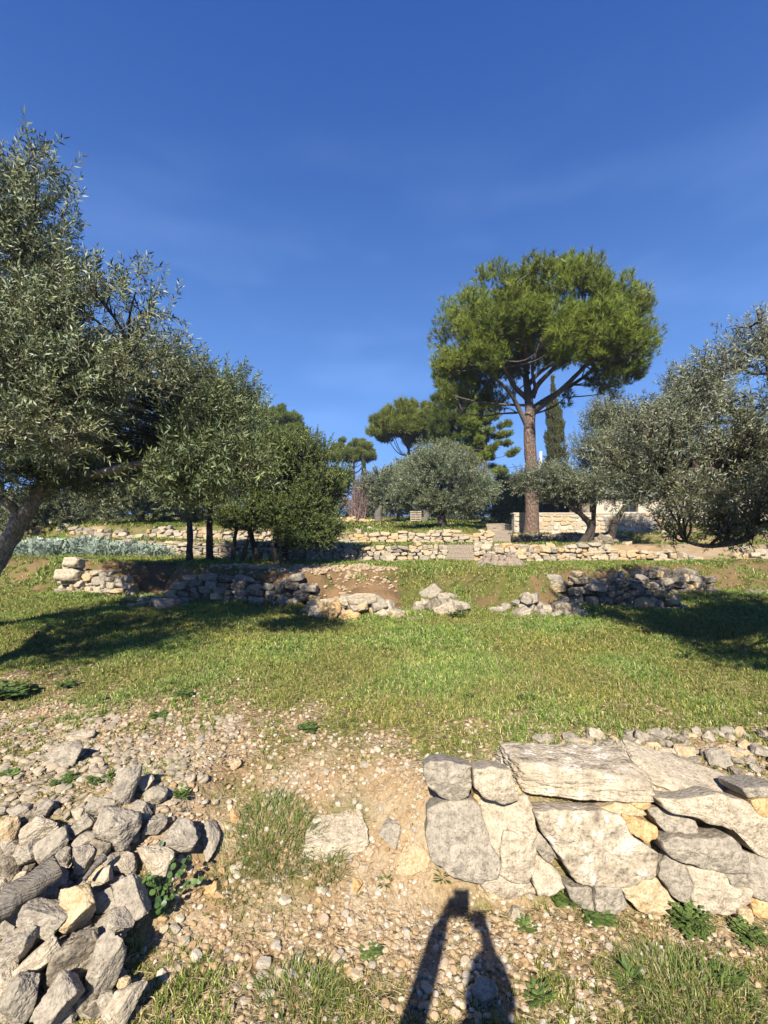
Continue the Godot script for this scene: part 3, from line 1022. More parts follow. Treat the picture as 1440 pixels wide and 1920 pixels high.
func second_walls() -> void:
	dry_wall("terrace_wall", "sunlit stretch of squared dry stone wall at far left of lawn", [Vector2(-6.25, 9.15), Vector2(-5.5, 9.0), Vector2(-4.75, 8.8)], [Vector2(0, 0.6), Vector2(0.25, 0.62), Vector2(0.32, 0.48), Vector2(0.9, 0.42), Vector2(1, 0.3)], 0.105, 0.19, [["pale", 0.55], ["grey", 0.25], ["cream", 0.2]])
	for s in [[133, 1055, 0.17, 0.11], [124, 1079, 0.25, 0.13]]:
		var p := at(s[0], s[1], 8.95)
		solo("wall_boulder", "upper big squared block at left end of the sunlit wall stretch" if s[1] < 1060 else "lower big squared block at left end of the sunlit wall stretch", "stone", wall_rocks[2], M.pale, Transform3D(stone_basis(0.1, 0.05, 0, Vector3(s[2], s[3], 0.15)), p - Vector3(0, 0, 0.1)))
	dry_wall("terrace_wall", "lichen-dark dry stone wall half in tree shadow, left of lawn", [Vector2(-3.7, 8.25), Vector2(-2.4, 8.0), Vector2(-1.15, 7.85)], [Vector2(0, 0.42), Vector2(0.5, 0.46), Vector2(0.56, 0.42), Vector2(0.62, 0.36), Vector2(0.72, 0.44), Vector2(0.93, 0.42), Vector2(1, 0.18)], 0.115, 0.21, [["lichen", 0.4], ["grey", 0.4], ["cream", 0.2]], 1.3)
	pile("stone_pile", "low heap of grey stones in tree shadow between two wall stretches", -3.75, 7.9, 0.55, 0.3, 0.12, 14, 0.14, 0.4, DARK_MIX)
	pile("stone_pile", "stones slumped down the bare earth slope between the left wall stretches", -4.25, 8.6, 0.5, 0.5, 0.08, 26, 0.07, 0.24, PALE_MIX)
	pile("stone_pile", "large tumbled heap of pale stones left of the grassy gap", -0.52, 7.05, 0.68, 0.36, 0.36, 48, 0.13, 0.42, PALE_MIX)
	pile("stone_pile", "small heap of grey stones in the middle of the grassy gap", 0.84, 7.15, 0.46, 0.26, 0.24, 22, 0.14, 0.34, MID_MIX)
	pile("stone_pile", "two or three flat stones above the small heap in the gap", 0.92, 8.1, 0.3, 0.12, 0.08, 6, 0.14, 0.34, MID_MIX)
	pile("stone_pile", "scatter of broken chips between the two heaps in the gap", 0.28, 6.85, 0.24, 0.35, 0.03, 22, 0.06, 0.2, CREAM_MIX)
	pile("stone_pile", "tumbled grey heap right of the gap, sunlit at its left end", 2.35, 7.2, 0.68, 0.32, 0.32, 44, 0.12, 0.34, MID_MIX)
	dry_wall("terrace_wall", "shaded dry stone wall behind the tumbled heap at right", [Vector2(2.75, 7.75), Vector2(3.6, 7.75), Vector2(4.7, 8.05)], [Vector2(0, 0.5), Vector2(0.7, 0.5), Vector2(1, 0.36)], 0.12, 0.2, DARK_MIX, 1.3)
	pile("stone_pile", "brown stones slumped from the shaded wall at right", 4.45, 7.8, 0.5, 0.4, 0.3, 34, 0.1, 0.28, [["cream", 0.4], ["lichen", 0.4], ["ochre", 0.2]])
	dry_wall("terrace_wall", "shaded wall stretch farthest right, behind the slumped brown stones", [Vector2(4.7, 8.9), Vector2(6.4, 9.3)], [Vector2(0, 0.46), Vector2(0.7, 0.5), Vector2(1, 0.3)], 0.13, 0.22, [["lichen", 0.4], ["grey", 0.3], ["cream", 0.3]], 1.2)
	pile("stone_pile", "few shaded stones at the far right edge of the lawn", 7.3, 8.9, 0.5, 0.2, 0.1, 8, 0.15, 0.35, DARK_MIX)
	# the old stump
	var root := thing("tree_stump", "wide gnarled grey stump of an old olive on the terrace", "tree stump", on_ground(2.45, 9.9))
	var g := Geo.new()
	for k in 9:
		var a := k * TAU / 9.0 + rr(-0.2, 0.2)
		var out := Vector3(cos(a), 0, sin(a) * 0.7)
		var h := rr(0.12, 0.34)
		g.tube(curve([out * rr(0.38, 0.52) + Vector3(0, -0.06, 0), out * 0.33 + Vector3(0, h * 0.5, 0), out * rr(0.2, 0.32) + Vector3(rr(-0.05, 0.05), h, 0)], 5), taper(11, 0.13, 0.06), 10, Color.WHITE, 0.8, fine)
	g.tube(curve([Vector3(0, -0.1, 0), Vector3(0, 0.05, 0), Vector3(0.02, 0.15, 0)], 5), taper(11, 0.36, 0.28), 16, Color.WHITE, 0.6, fine)
	part(root, "wood", g.mesh(), M.dead_wood)


func upper_walls() -> void:
	dry_wall("terrace_wall", "long cream dry stone wall left of the lower steps", [Vector2(-0.9, 12.2), Vector2(0.4, 12.1), Vector2(1.56, 12.1)], [Vector2(0, 0.42), Vector2(1, 0.46)], 0.095, 0.18, PALE_MIX)
	dry_wall("terrace_wall", "shaded dry stone wall behind the many-stemmed tree's trunks", [Vector2(-4.3, 12.9), Vector2(-2.5, 12.5), Vector2(-0.9, 12.2)], [Vector2(0, 0.45), Vector2(1, 0.42)], 0.105, 0.19, MID_MIX)
	dry_wall("terrace_wall", "pale wall behind the silvery plants at left", [Vector2(-8.6, 13.3), Vector2(-6.5, 13.1), Vector2(-4.3, 12.9)], [Vector2(0, 0.2), Vector2(0.3, 0.42), Vector2(1, 0.46)], 0.105, 0.19, MID_MIX)
	dry_wall("terrace_wall", "long cream wall running right from the lower steps", [Vector2(2.32, 12.1), Vector2(4.0, 12.1), Vector2(5.6, 12.2)], [Vector2(0, 0.46), Vector2(0.15, 0.50), Vector2(0.5, 0.46), Vector2(1, 0.42)], 0.115, 0.2, CREAM_MIX, 1.2)
	dry_wall("terrace_wall", "crumbling low end of the cream wall under the right olives", [Vector2(5.6, 12.2), Vector2(7.0, 12.3), Vector2(8.3, 12.4)], [Vector2(0, 0.44), Vector2(0.2, 0.36), Vector2(0.6, 0.3), Vector2(1, 0.1)], 0.12, 0.22, CREAM_MIX, 1.6)
	dry_wall("terrace_wall", "short pale wall at the right edge beneath the drooping olive", [Vector2(8.9, 12.0), Vector2(10.6, 12.0)], [Vector2(0, 0.16), Vector2(0.3, 0.36), Vector2(1, 0.44)], 0.125, 0.22, CREAM_MIX, 1.6)
	dry_wall("terrace_wall", "upper pale wall below the round middle olive tree", [Vector2(-1.6, 15.2), Vector2(1.2, 15.1), Vector2(3.42, 15.1)], [Vector2(0, 0.25), Vector2(0.15, 0.4), Vector2(1, 0.44)], 0.115, 0.24, CREAM_MIX)
	dry_wall("terrace_wall", "upper wall at left, seen between the slim tree trunks", [Vector2(-9.0, 16.2), Vector2(-5.0, 15.6), Vector2(-1.6, 15.2)], [Vector2(0, 0.2), Vector2(0.2, 0.4), Vector2(1, 0.42)], 0.12, 0.24, PALE_MIX)
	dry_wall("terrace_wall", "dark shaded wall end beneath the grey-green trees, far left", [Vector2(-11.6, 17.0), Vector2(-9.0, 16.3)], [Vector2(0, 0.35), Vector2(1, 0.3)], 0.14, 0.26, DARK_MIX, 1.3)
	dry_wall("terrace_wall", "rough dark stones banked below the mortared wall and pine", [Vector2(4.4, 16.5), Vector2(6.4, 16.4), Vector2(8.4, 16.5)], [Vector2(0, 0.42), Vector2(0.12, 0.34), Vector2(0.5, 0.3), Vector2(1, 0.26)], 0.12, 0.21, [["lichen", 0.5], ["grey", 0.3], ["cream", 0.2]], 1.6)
	pile("stone_pile", "scatter of pale stones on the grass above the upper wall", -1.0, 16.8, 1.3, 0.7, 0.06, 26, 0.1, 0.28, PALE_MIX)
	pile("earth_mound_stones", "pale spoil heap of stones by the bare purplish shrub", -1.8, 25.0, 1.3, 0.8, 0.35, 40, 0.15, 0.5, [["cream", 0.6], ["ochre", 0.3], ["pale", 0.1]])
	for s in [[1.58, 2.30, 12.08, 0.44, "lower", 4], [3.46, 4.02, 15.0, 0.46, "upper", 4]]:
		var root := thing("stone_steps", "%s flight of brown masonry steps through the %s wall" % [s[4], "cream terrace" if s[4] == "lower" else "high terrace"], "steps", on_ground((s[0] + s[1]) * 0.5, s[2]))
		var n: int = s[5]
		for k in n:
			var b := BoxMesh.new()
			b.size = Vector3(s[1] - s[0], s[3] / n - 0.004, 0.5)
			part(root, "step", b, M.concrete, Transform3D(Basis(Vector3.UP, rr(-0.012, 0.012)), Vector3(rr(-0.01, 0.01), s[3] / n * (k + 0.5) - 0.02, -0.25 - 0.05 * k)))
	var slab := rock(955, 4, true, 3, 0.05, 30.0)
	solo("concrete_block", "rounded grey boulder on top of the upper steps", "stone slab", slab, M.concrete, Transform3D(stone_basis(0.1, 0.02, 0.1, Vector3(0.42, 0.17, 0.35)), on_ground(3.72, 15.7, 0.1)))


func house_and_pole() -> void:
	# mortared garden wall: rubble stones of many sizes set flush in pale mortar
	var y0 := ground_h(8.0, 19.9)
	var root := thing("mortared_wall", "straight mortared wall of pale stones behind the big pine", "wall", Vector3(8.0, y0, -20.0))
	var core := BoxMesh.new()
	core.size = Vector3(6.4, 1.16, 0.4)
	part(root, "mortar_core", core, M.mortar, Transform3D(Basis(), Vector3(0.7, 0.30, -0.2)))
	var rows := [0.0]
	var y := -0.12
	while y < 0.80:
		var h := rr(0.13, 0.2)
		var x := -2.5
		while x < 3.86:
			var w := minf(rr(0.12, 0.26) if rng.randf() < 0.45 else rr(0.26, 0.5), 3.9 - x)
			if w < 0.07:
				break
			var hh := minf(h * rr(0.72, 1.25), 0.86 - y)
			part(root, "stone", wall_rocks[rng.randi() % 14], pick([["wall_wash", 0.3], ["pale", 0.3], ["cream", 0.4]]), Transform3D(stone_basis(rr(-0.04, 0.04), rr(-0.22, 0.22), 0.0, Vector3(w * 0.48, hh * 0.49, 0.05)), Vector3(x + w * 0.5, y + hh * 0.5 + rr(-0.035, 0.035), rr(-0.012, 0.008))))
			x += w * 0.98 + 0.012
		y += h + 0.008
	var coping := BoxMesh.new()
	coping.size = Vector3(6.5, 0.05, 0.46)
	part(root, "coping", coping, M.wall_wash, Transform3D(Basis(), Vector3(0.7, 0.905, -0.2)))
	# the low house behind
	var hy := ground_h(12.5, 27.0)
	var house := thing("stone_house", "low pale stone house with dark open porch behind the olives", "house", Vector3(8.6, hy - 0.2, -27.0))
	var hh2 := 1.95
	for w in [["wall", 3.3, 5.0], ["wall", 5.9, 9.2], ["wall", 10.2, 13.5]]:
		var b := BoxMesh.new()
		b.size = Vector3(w[2] - w[1], hh2, 0.4)
		part(house, w[0], b, M.wall_wash, Transform3D(Basis(), Vector3((w[1] + w[2]) * 0.5, hh2 * 0.5, -0.2)))
	for w in [[5.0, 5.9], [9.2, 10.2]]:
		var sill := BoxMesh.new()
		sill.size = Vector3(w[1] - w[0], 0.85, 0.38)
		part(house, "sill_wall", sill, M.wall_wash, Transform3D(Basis(), Vector3((w[0] + w[1]) * 0.5, 0.425, -0.2)))
		var f := Geo.new()
		for z in [[w[0], w[0] + 0.07], [w[1] - 0.07, w[1]], [(w[0] + w[1]) * 0.5 - 0.03, (w[0] + w[1]) * 0.5 + 0.03]]:
			f.box(Vector3(z[0], 0.86, -0.22), Vector3(z[1], hh2 - 0.12, -0.15))
		var win := part(house, "window", f.mesh(), M.timber)
		var pane := BoxMesh.new()
		pane.size = Vector3(w[1] - w[0] - 0.1, hh2 - 1.0, 0.01)
		part(win, "pane", pane, M.glass, Transform3D(Basis(), Vector3((w[0] + w[1]) * 0.5, 0.86 + (hh2 - 1.0) * 0.5, -0.25)))
	var back := BoxMesh.new()
	back.size = Vector3(13.6, hh2, 0.3)
	part(house, "back_wall", back, M.wall_wash, Transform3D(Basis(), Vector3(6.75, hh2 * 0.5, -5.0)))
	for x in [0.1, 13.35]:
		var side := BoxMesh.new()
		side.size = Vector3(0.3, hh2 - 0.01, 4.5)
		part(house, "side_wall", side, M.wall_wash, Transform3D(Basis(), Vector3(x, hh2 * 0.5, -2.6)))
	var door := BoxMesh.new()
	door.size = Vector3(1.2, 1.9, 0.06)
	part(house, "door", door, M.concrete, Transform3D(Basis(), Vector3(2.68, 0.95, -0.3)))
	var roof := BoxMesh.new()
	roof.size = Vector3(14.4, 0.14, 5.9)
	part(house, "roof", roof, M.timber, Transform3D(Basis(), Vector3(6.8, hh2 + 0.08, -2.4)))
	for x in [0.3, 1.0, 3.2]:
		var post := BoxMesh.new()
		post.size = Vector3(0.12, hh2, 0.12)
		part(house, "post", post, M.timber, Transform3D(Basis(), Vector3(x, hh2 * 0.5, 0.35)))
	# the pole and its wires
	var pb := on_ground(10.58, 32.0)
	var pole := thing("utility_pole", "slim white concrete pole behind the big pine's trunk", "utility pole", pb)
	var pg := Geo.new()
	pg.tube([Vector3.ZERO, Vector3(0, 4.66, 0)], [0.16, 0.11], 10)
	part(pole, "mast", pg.mesh(), M.pole)
	var cap := Geo.new()
	cap.tube([Vector3(0.1, 4.2, 0), Vector3(0.1, 4.42, 0)], [0.04, 0.04], 8)
	part(pole, "insulator", cap.mesh(), M.cable)
	var top := pb + Vector3(0.1, 4.4, 0)
	for w in [[top, at(1175, 862, 40.0), 0.5, "slack cable from the white pole towards the cypress"], [top - Vector3(0, 0.25, 0), at(905, 868, 44.0), 0.5, "upper thin cable crossing the sky gap left of the pine"], [top - Vector3(0, 0.55, 0), at(905, 884, 44.0), 0.6, "lower thin cable crossing the sky gap left of the pine"]]:
		var cg := Geo.new()
		var line := []
		for k in 13:
			var t := k / 12.0
			line.append((w[0] as Vector3).lerp(w[1], t) - Vector3(0, 4.0 * w[2] * t * (1.0 - t), 0))
		cg.tube(line, taper(13, 0.013, 0.013), 5)
		solo("cable", w[3], "cable", cg.mesh(), M.cable)
	# a pallet leaning under the far olives
	var pal := thing("wooden_pallet", "small wooden pallet leaning under the far olive trunks", "pallet", on_ground(1.75, 26.0))
	for k in 5:
		var b := BoxMesh.new()
		b.size = Vector3(0.62, 0.07, 0.025)
		part(pal, "slat", b, M.old_timber, Transform3D(Basis(Vector3.RIGHT, -0.2), Vector3(0, 0.06 + 0.12 * k, -0.025 * k)))
	for x in [-0.27, 0.0, 0.27]:
		var b := BoxMesh.new()
		b.size = Vector3(0.06, 0.6, 0.06)
		part(pal, "runner", b, M.old_timber, Transform3D(Basis(Vector3.RIGHT, -0.2), Vector3(x, 0.28, -0.11)))


# ---------------------------------------------------------------- trees

func clumps(ells: Array, count: int, rmin: float, rmax: float, shell := 0.45, floor_h := -99.0) -> Array:
	# leaf clumps scattered through a crown made of ellipsoids [centre, radii]
	var weight := 0.0
	for e in ells:
		weight += pow(e[1].x * e[1].y * e[1].z, 0.66)
	var out := []
	for e in ells:
		var n := int(round(count * pow(e[1].x * e[1].y * e[1].z, 0.66) / weight))
		for k in n:
			var r := rr(rmin, rmax)
			var dir := rdir()
			var t := lerpf(shell, 1.0, pow(rng.randf(), 0.7))
			var inner: Vector3 = (e[1] as Vector3) - Vector3.ONE * r * 0.6
			inner = inner.max(Vector3.ONE * 0.05)
			var p: Vector3 = e[0] + dir * inner * t * rr(0.9, 1.08)
			if p.y - r * 0.5 < floor_h:
				continue
			out.append([p, r])
	return out


func crown(root: Node3D, called: String, cl: Array, per: int, shapes_: Array, m: Material, smin: float, smax: float, up: float, tint: Color, vary: float, mid_point: Vector3, flat := 0.8) -> void:
	var xf := []
	var tn := []
	for s in shapes_:
		xf.append([])
		tn.append([])
	for c in cl:
		var r: float = c[1]
		var tone := tint * rr(1.0 - vary, 1.0 + vary)
		var warm := rr(-0.06, 0.10)
		for k in int(per * r * r / 0.16):
			var dir := rdir()
			var p: Vector3 = c[0] + dir * Vector3(r, r * flat, r) * pow(rng.randf(), 0.42)
			var y: Vector3 = ((p - mid_point).normalized() * 0.55 + dir * 0.5 + Vector3.UP * up + rdir() * 0.55).normalized()
			var x := y.cross(rdir()).normalized()
			var s := rr(smin, smax)
			if rng.randf() < 0.05 and shapes_ != pine_tufts:
				s *= 1.22
				y = (y * 0.5 + Vector3.UP).normalized()
				x = y.cross(rdir()).normalized()
			var b := Basis(x, y, x.cross(y)) * Basis.from_scale(Vector3(s, s, s))
			var j := rng.randi() % shapes_.size()
			xf[j].append(Transform3D(b, p - root.position - y * s * 0.1))
			var q := rr(0.78, 1.25)
			tn[j].append(Color(tone.r * q * (1.0 + warm), tone.g * q, tone.b * q * (1.0 - warm)))
	for j in shapes_.size():
		multi(root, called, shapes_[j], m, xf[j], tn[j])


func branches(root: Node3D, limbs: Array, cl: Array, thick: float, m: Material, share := 1.0) -> void:
	# thin boughs from the nearest limb to each clump
	var g := Geo.new()
	for c in cl:
		if rng.randf() > share:
			continue
		var p: Vector3 = c[0]
		var best := Vector3.ZERO
		var far := 1e9
		for l in limbs:
			for q in l:
				var e: float = (p - q).length() + maxf(0.0, q.y - p.y) * 1.5
				if e < far:
					far = e
					best = q
		var b := best.lerp(p, 0.5) + rdir() * 0.12 * best.distance_to(p) - Vector3(0, 0.06, 0) * best.distance_to(p)
		var line := curve([best, b, p], 4)
		g.tube(line, taper(line.size(), thick * rr(0.8, 1.2), thick * 0.35), 5)
		for k in 3:
			var e: Vector3 = p + rdir() * c[1] * 0.8
			var st: Vector3 = line[5 + k % 3]
			g.tube([st, st.lerp(e, 0.55) + rdir() * 0.04, e], [thick * 0.45, thick * 0.3, thick * 0.14], 4)
	for k in g.v.size():
		g.v[k] -= root.position
	var o := part(root, "branches", g.mesh(), m)
	o.set_meta("kind", "stuff")


func bole(root: Node3D, called: String, pts: Array, r0: float, r1: float, m: Material, bump := 0.35, sides := 14, flare := 0.0) -> Array:
	var line := curve(pts, 6)
	var rad := taper(line.size(), r0, r1, 0.8)
	if flare > 0.0:
		for k in rad.size():
			rad[k] += flare * exp(-k * 0.9)
	var g := Geo.new()
	g.tube(line, rad, sides, Color.WHITE, bump, mid)
	for k in g.v.size():
		g.v[k] -= root.position
	part(root, called, g.mesh(), m)
	return line


func tree(called: String, label: String, category: String, where: Vector3) -> Node3D:
	return thing(called, label, category, where)


func stone_pine() -> void:
	var d := 18.0
	var base := on_ground(at(996, 1000, d).x, d)
	var root := tree("stone_pine", "tall umbrella pine with bare reddish trunk towering over the wall", "pine tree", base)
	var fork := at(994, 772, d)
	var trunk := bole(root, "trunk", [base - Vector3(0, 0.15, 0), at(997, 960, d), at(996, 880, d), at(993, 820, d), fork], 0.285, 0.195, M.pine_bark, 0.14, 20, 0.14)
	var upper := bole(root, "trunk", [fork - Vector3(0, 0.1, 0), at(990, 735, d), at(986, 700, d + 0.2), at(992, 650, d + 0.3), at(1010, 590, d + 0.2)], 0.19, 0.05, M.pine_limb, 0.12, 14)
	var limbs := [upper]
	for l in [
		[[at(1000, 772, d), at(1040, 742, d - 0.4), at(1076, 708, d - 0.8), at(1120, 660, d - 1.2), at(1150, 600, d - 1.4)], 0.13],
		[[at(1000, 765, d), at(1030, 745, d + 0.5), at(1072, 722, d + 1.0), at(1110, 695, d + 1.5), at(1165, 650, d + 1.6)], 0.12],
		[[at(998, 745, d), at(1010, 720, d - 0.3), at(1046, 682, d - 0.6), at(1075, 640, d - 0.9), at(1095, 570, d - 1.0)], 0.12],
		[[at(992, 720, d), at(1010, 700, d + 0.3), at(1050, 668, d + 0.8), at(1075, 620, d + 1.2), at(1120, 560, d + 1.6)], 0.10],
		[[at(988, 740, d), at(1004, 735, d - 0.2), at(998, 690, d - 0.4), at(1012, 640, d - 0.8), at(1030, 560, d - 1.3)], 0.09],
		[[at(986, 745, d), at(965, 725, d - 0.5), at(945, 690, d - 1.0), at(910, 640, d - 1.4), at(880, 590, d - 1.2)], 0.11],
		[[at(984, 705, d), at(960, 680, d + 0.4), at(930, 650, d + 0.9), at(890, 610, d + 1.4), at(870, 560, d + 1.6)], 0.10],
		[[at(987, 795, d), at(972, 765, d - 0.2), at(958, 740, d - 0.5), at(935, 715, d - 0.9), at(900, 690, d - 1.3)], 0.11],
		[[at(985, 760, d), at(940, 758, d - 0.3), at(890, 752, d - 0.7), at(850, 742, d - 1.0)], 0.055],
		[[at(970, 774, d), at(935, 776, d + 0.3), at(905, 780, d + 0.5), at(868, 774, d + 0.8)], 0.045],
		[[at(990, 700, d), at(975, 660, d + 0.6), at(960, 610, d + 1.4), at(950, 550, d + 1.9)], 0.09],
		[[at(1000, 690, d), at(1010, 650, d + 0.9), at(1030, 590, d + 1.8), at(1050, 540, d + 2.2)], 0.09],
		[[at(990, 690, d), at(980, 640, d - 0.9), at(965, 580, d - 1.8), at(960, 540, d - 2.0)], 0.09],
		[[at(1004, 775, d), at(1035, 765, d + 0.8), at(1060, 745, d + 1.4)], 0.045],
	]:
		limbs.append(bole(root, "limb", l[0], l[1], l[1] * 0.35, M.pine_limb, 0.1, 9))
	# rounded brushy puffs, crowded over a wide umbrella
	var puffs := []
	var ctr := at(1012, 672, d)
	for k in 285:
		var dir := rdir()
		if dir.y < -0.32:
			dir.y = -dir.y * 0.3
		var t := lerpf(0.55, 1.04, sqrt(rng.randf()))
		var lump := 1.0 + 0.18 * soft.get_noise_3d(dir.x * 5.0, dir.y * 5.0, dir.z * 5.0)
		var p := ctr + dir * Vector3(3.7, 2.8, 3.4) * t * lump
		var q := Vector2(p.x / -p.z - 0.362, (p.y - EYE) / -p.z - 0.318) * d
		if q.length() < 1.62 and q.y < 1.15:   # open window under the right limbs
			continue
		puffs.append([p, rr(0.38, 0.62)])
	for s in [[838, 575, 0.42], [826, 640, 0.5], [832, 672, 0.5], [850, 700, 0.42], [905, 520, 0.5], [935, 505, 0.42], [1068, 500, 0.55], [1040, 505, 0.5], [1130, 530, 0.5], [1128, 555, 0.55], [1200, 575, 0.45], [1210, 600, 0.5], [1190, 625, 0.5], [1190, 668, 0.5], [1172, 700, 0.5], [1150, 712, 0.45], [1110, 712, 0.4], [1000, 505, 0.5], [960, 515, 0.45], [870, 555, 0.5], [884, 706, 0.42], [925, 722, 0.4], [960, 735, 0.32], [835, 728, 0.32], [856, 735, 0.3], [822, 722, 0.26], [945, 752, 0.24], [1061, 742, 0.34], [1062, 756, 0.25], [880, 742, 0.26], [848, 748, 0.34], [866, 752, 0.3], [838, 742, 0.3], [905, 745, 0.28], [1175, 590, 0.5], [1165, 560, 0.4]]:
		puffs.append([at(s[0], s[1], d + rr(-1.2, 1.2)), s[2]])
	branches(root, limbs, puffs, 0.03, M.pine_limb, 0.7)
	crown(root, "needles", puffs, 29, pine_tufts, M.pine, 0.9, 1.4, 0.85, Color(1.0, 1.12, 1.0), 0.3, ctr - Vector3(0, 2.5, 0), 0.9)


func umbrella(called: String, label: String, cx: float, top: float, bottom: float, half: float, base_py: float, d: float, seed_: int, tint: Color) -> void:
	rng.seed = seed_
	var foot := at(cx, base_py, d)
	var root := tree(called, label, "pine tree", foot)
	var h := (bottom - top) / F * d
	var r := half / F * d
	var ctr := at(cx, bottom - (bottom - top) * 0.32, d)
	var trunk := bole(root, "trunk", [foot, foot.lerp(ctr, 0.5) + Vector3(0.15, 0, 0), ctr], r * 0.055, r * 0.03, M.pine_limb, 0.1, 10)
	var limbs := [trunk]
	for k in 15:
		var a := k * TAU * 0.38 + rr(-0.2, 0.2)
		var o := Vector3(cos(a), 0, sin(a)) * r * rr(0.6, 0.8)
		var st := foot.lerp(ctr, rr(0.62, 0.9))
		limbs.append(bole(root, "limb", [st, st + o * 0.45 + Vector3(0, h * 0.12, 0), ctr + o + Vector3(0, h * rr(0.0, 0.25), 0)], r * 0.018, r * 0.006, M.pine_limb, 0.1, 6))
	var puffs := []
	for k in 110:
		var dir := rdir()
		if dir.y < -0.1:
			dir.y *= -0.35
		var p := ctr + dir * Vector3(r, h * 0.68, r) * lerpf(0.55, 0.94, sqrt(rng.randf())) - Vector3(0, h * 0.1, 0)
		puffs.append([p, r * rr(0.13, 0.2)])
	branches(root, limbs, puffs, r * 0.010, M.pine_limb, 0.5)
	crown(root, "needles", puffs, int(42.0 / (r * r * 0.12)), pine_tufts, M.pine, 0.5 * r, 0.75 * r, 0.8, tint, 0.2, ctr - Vector3(0, h, 0))


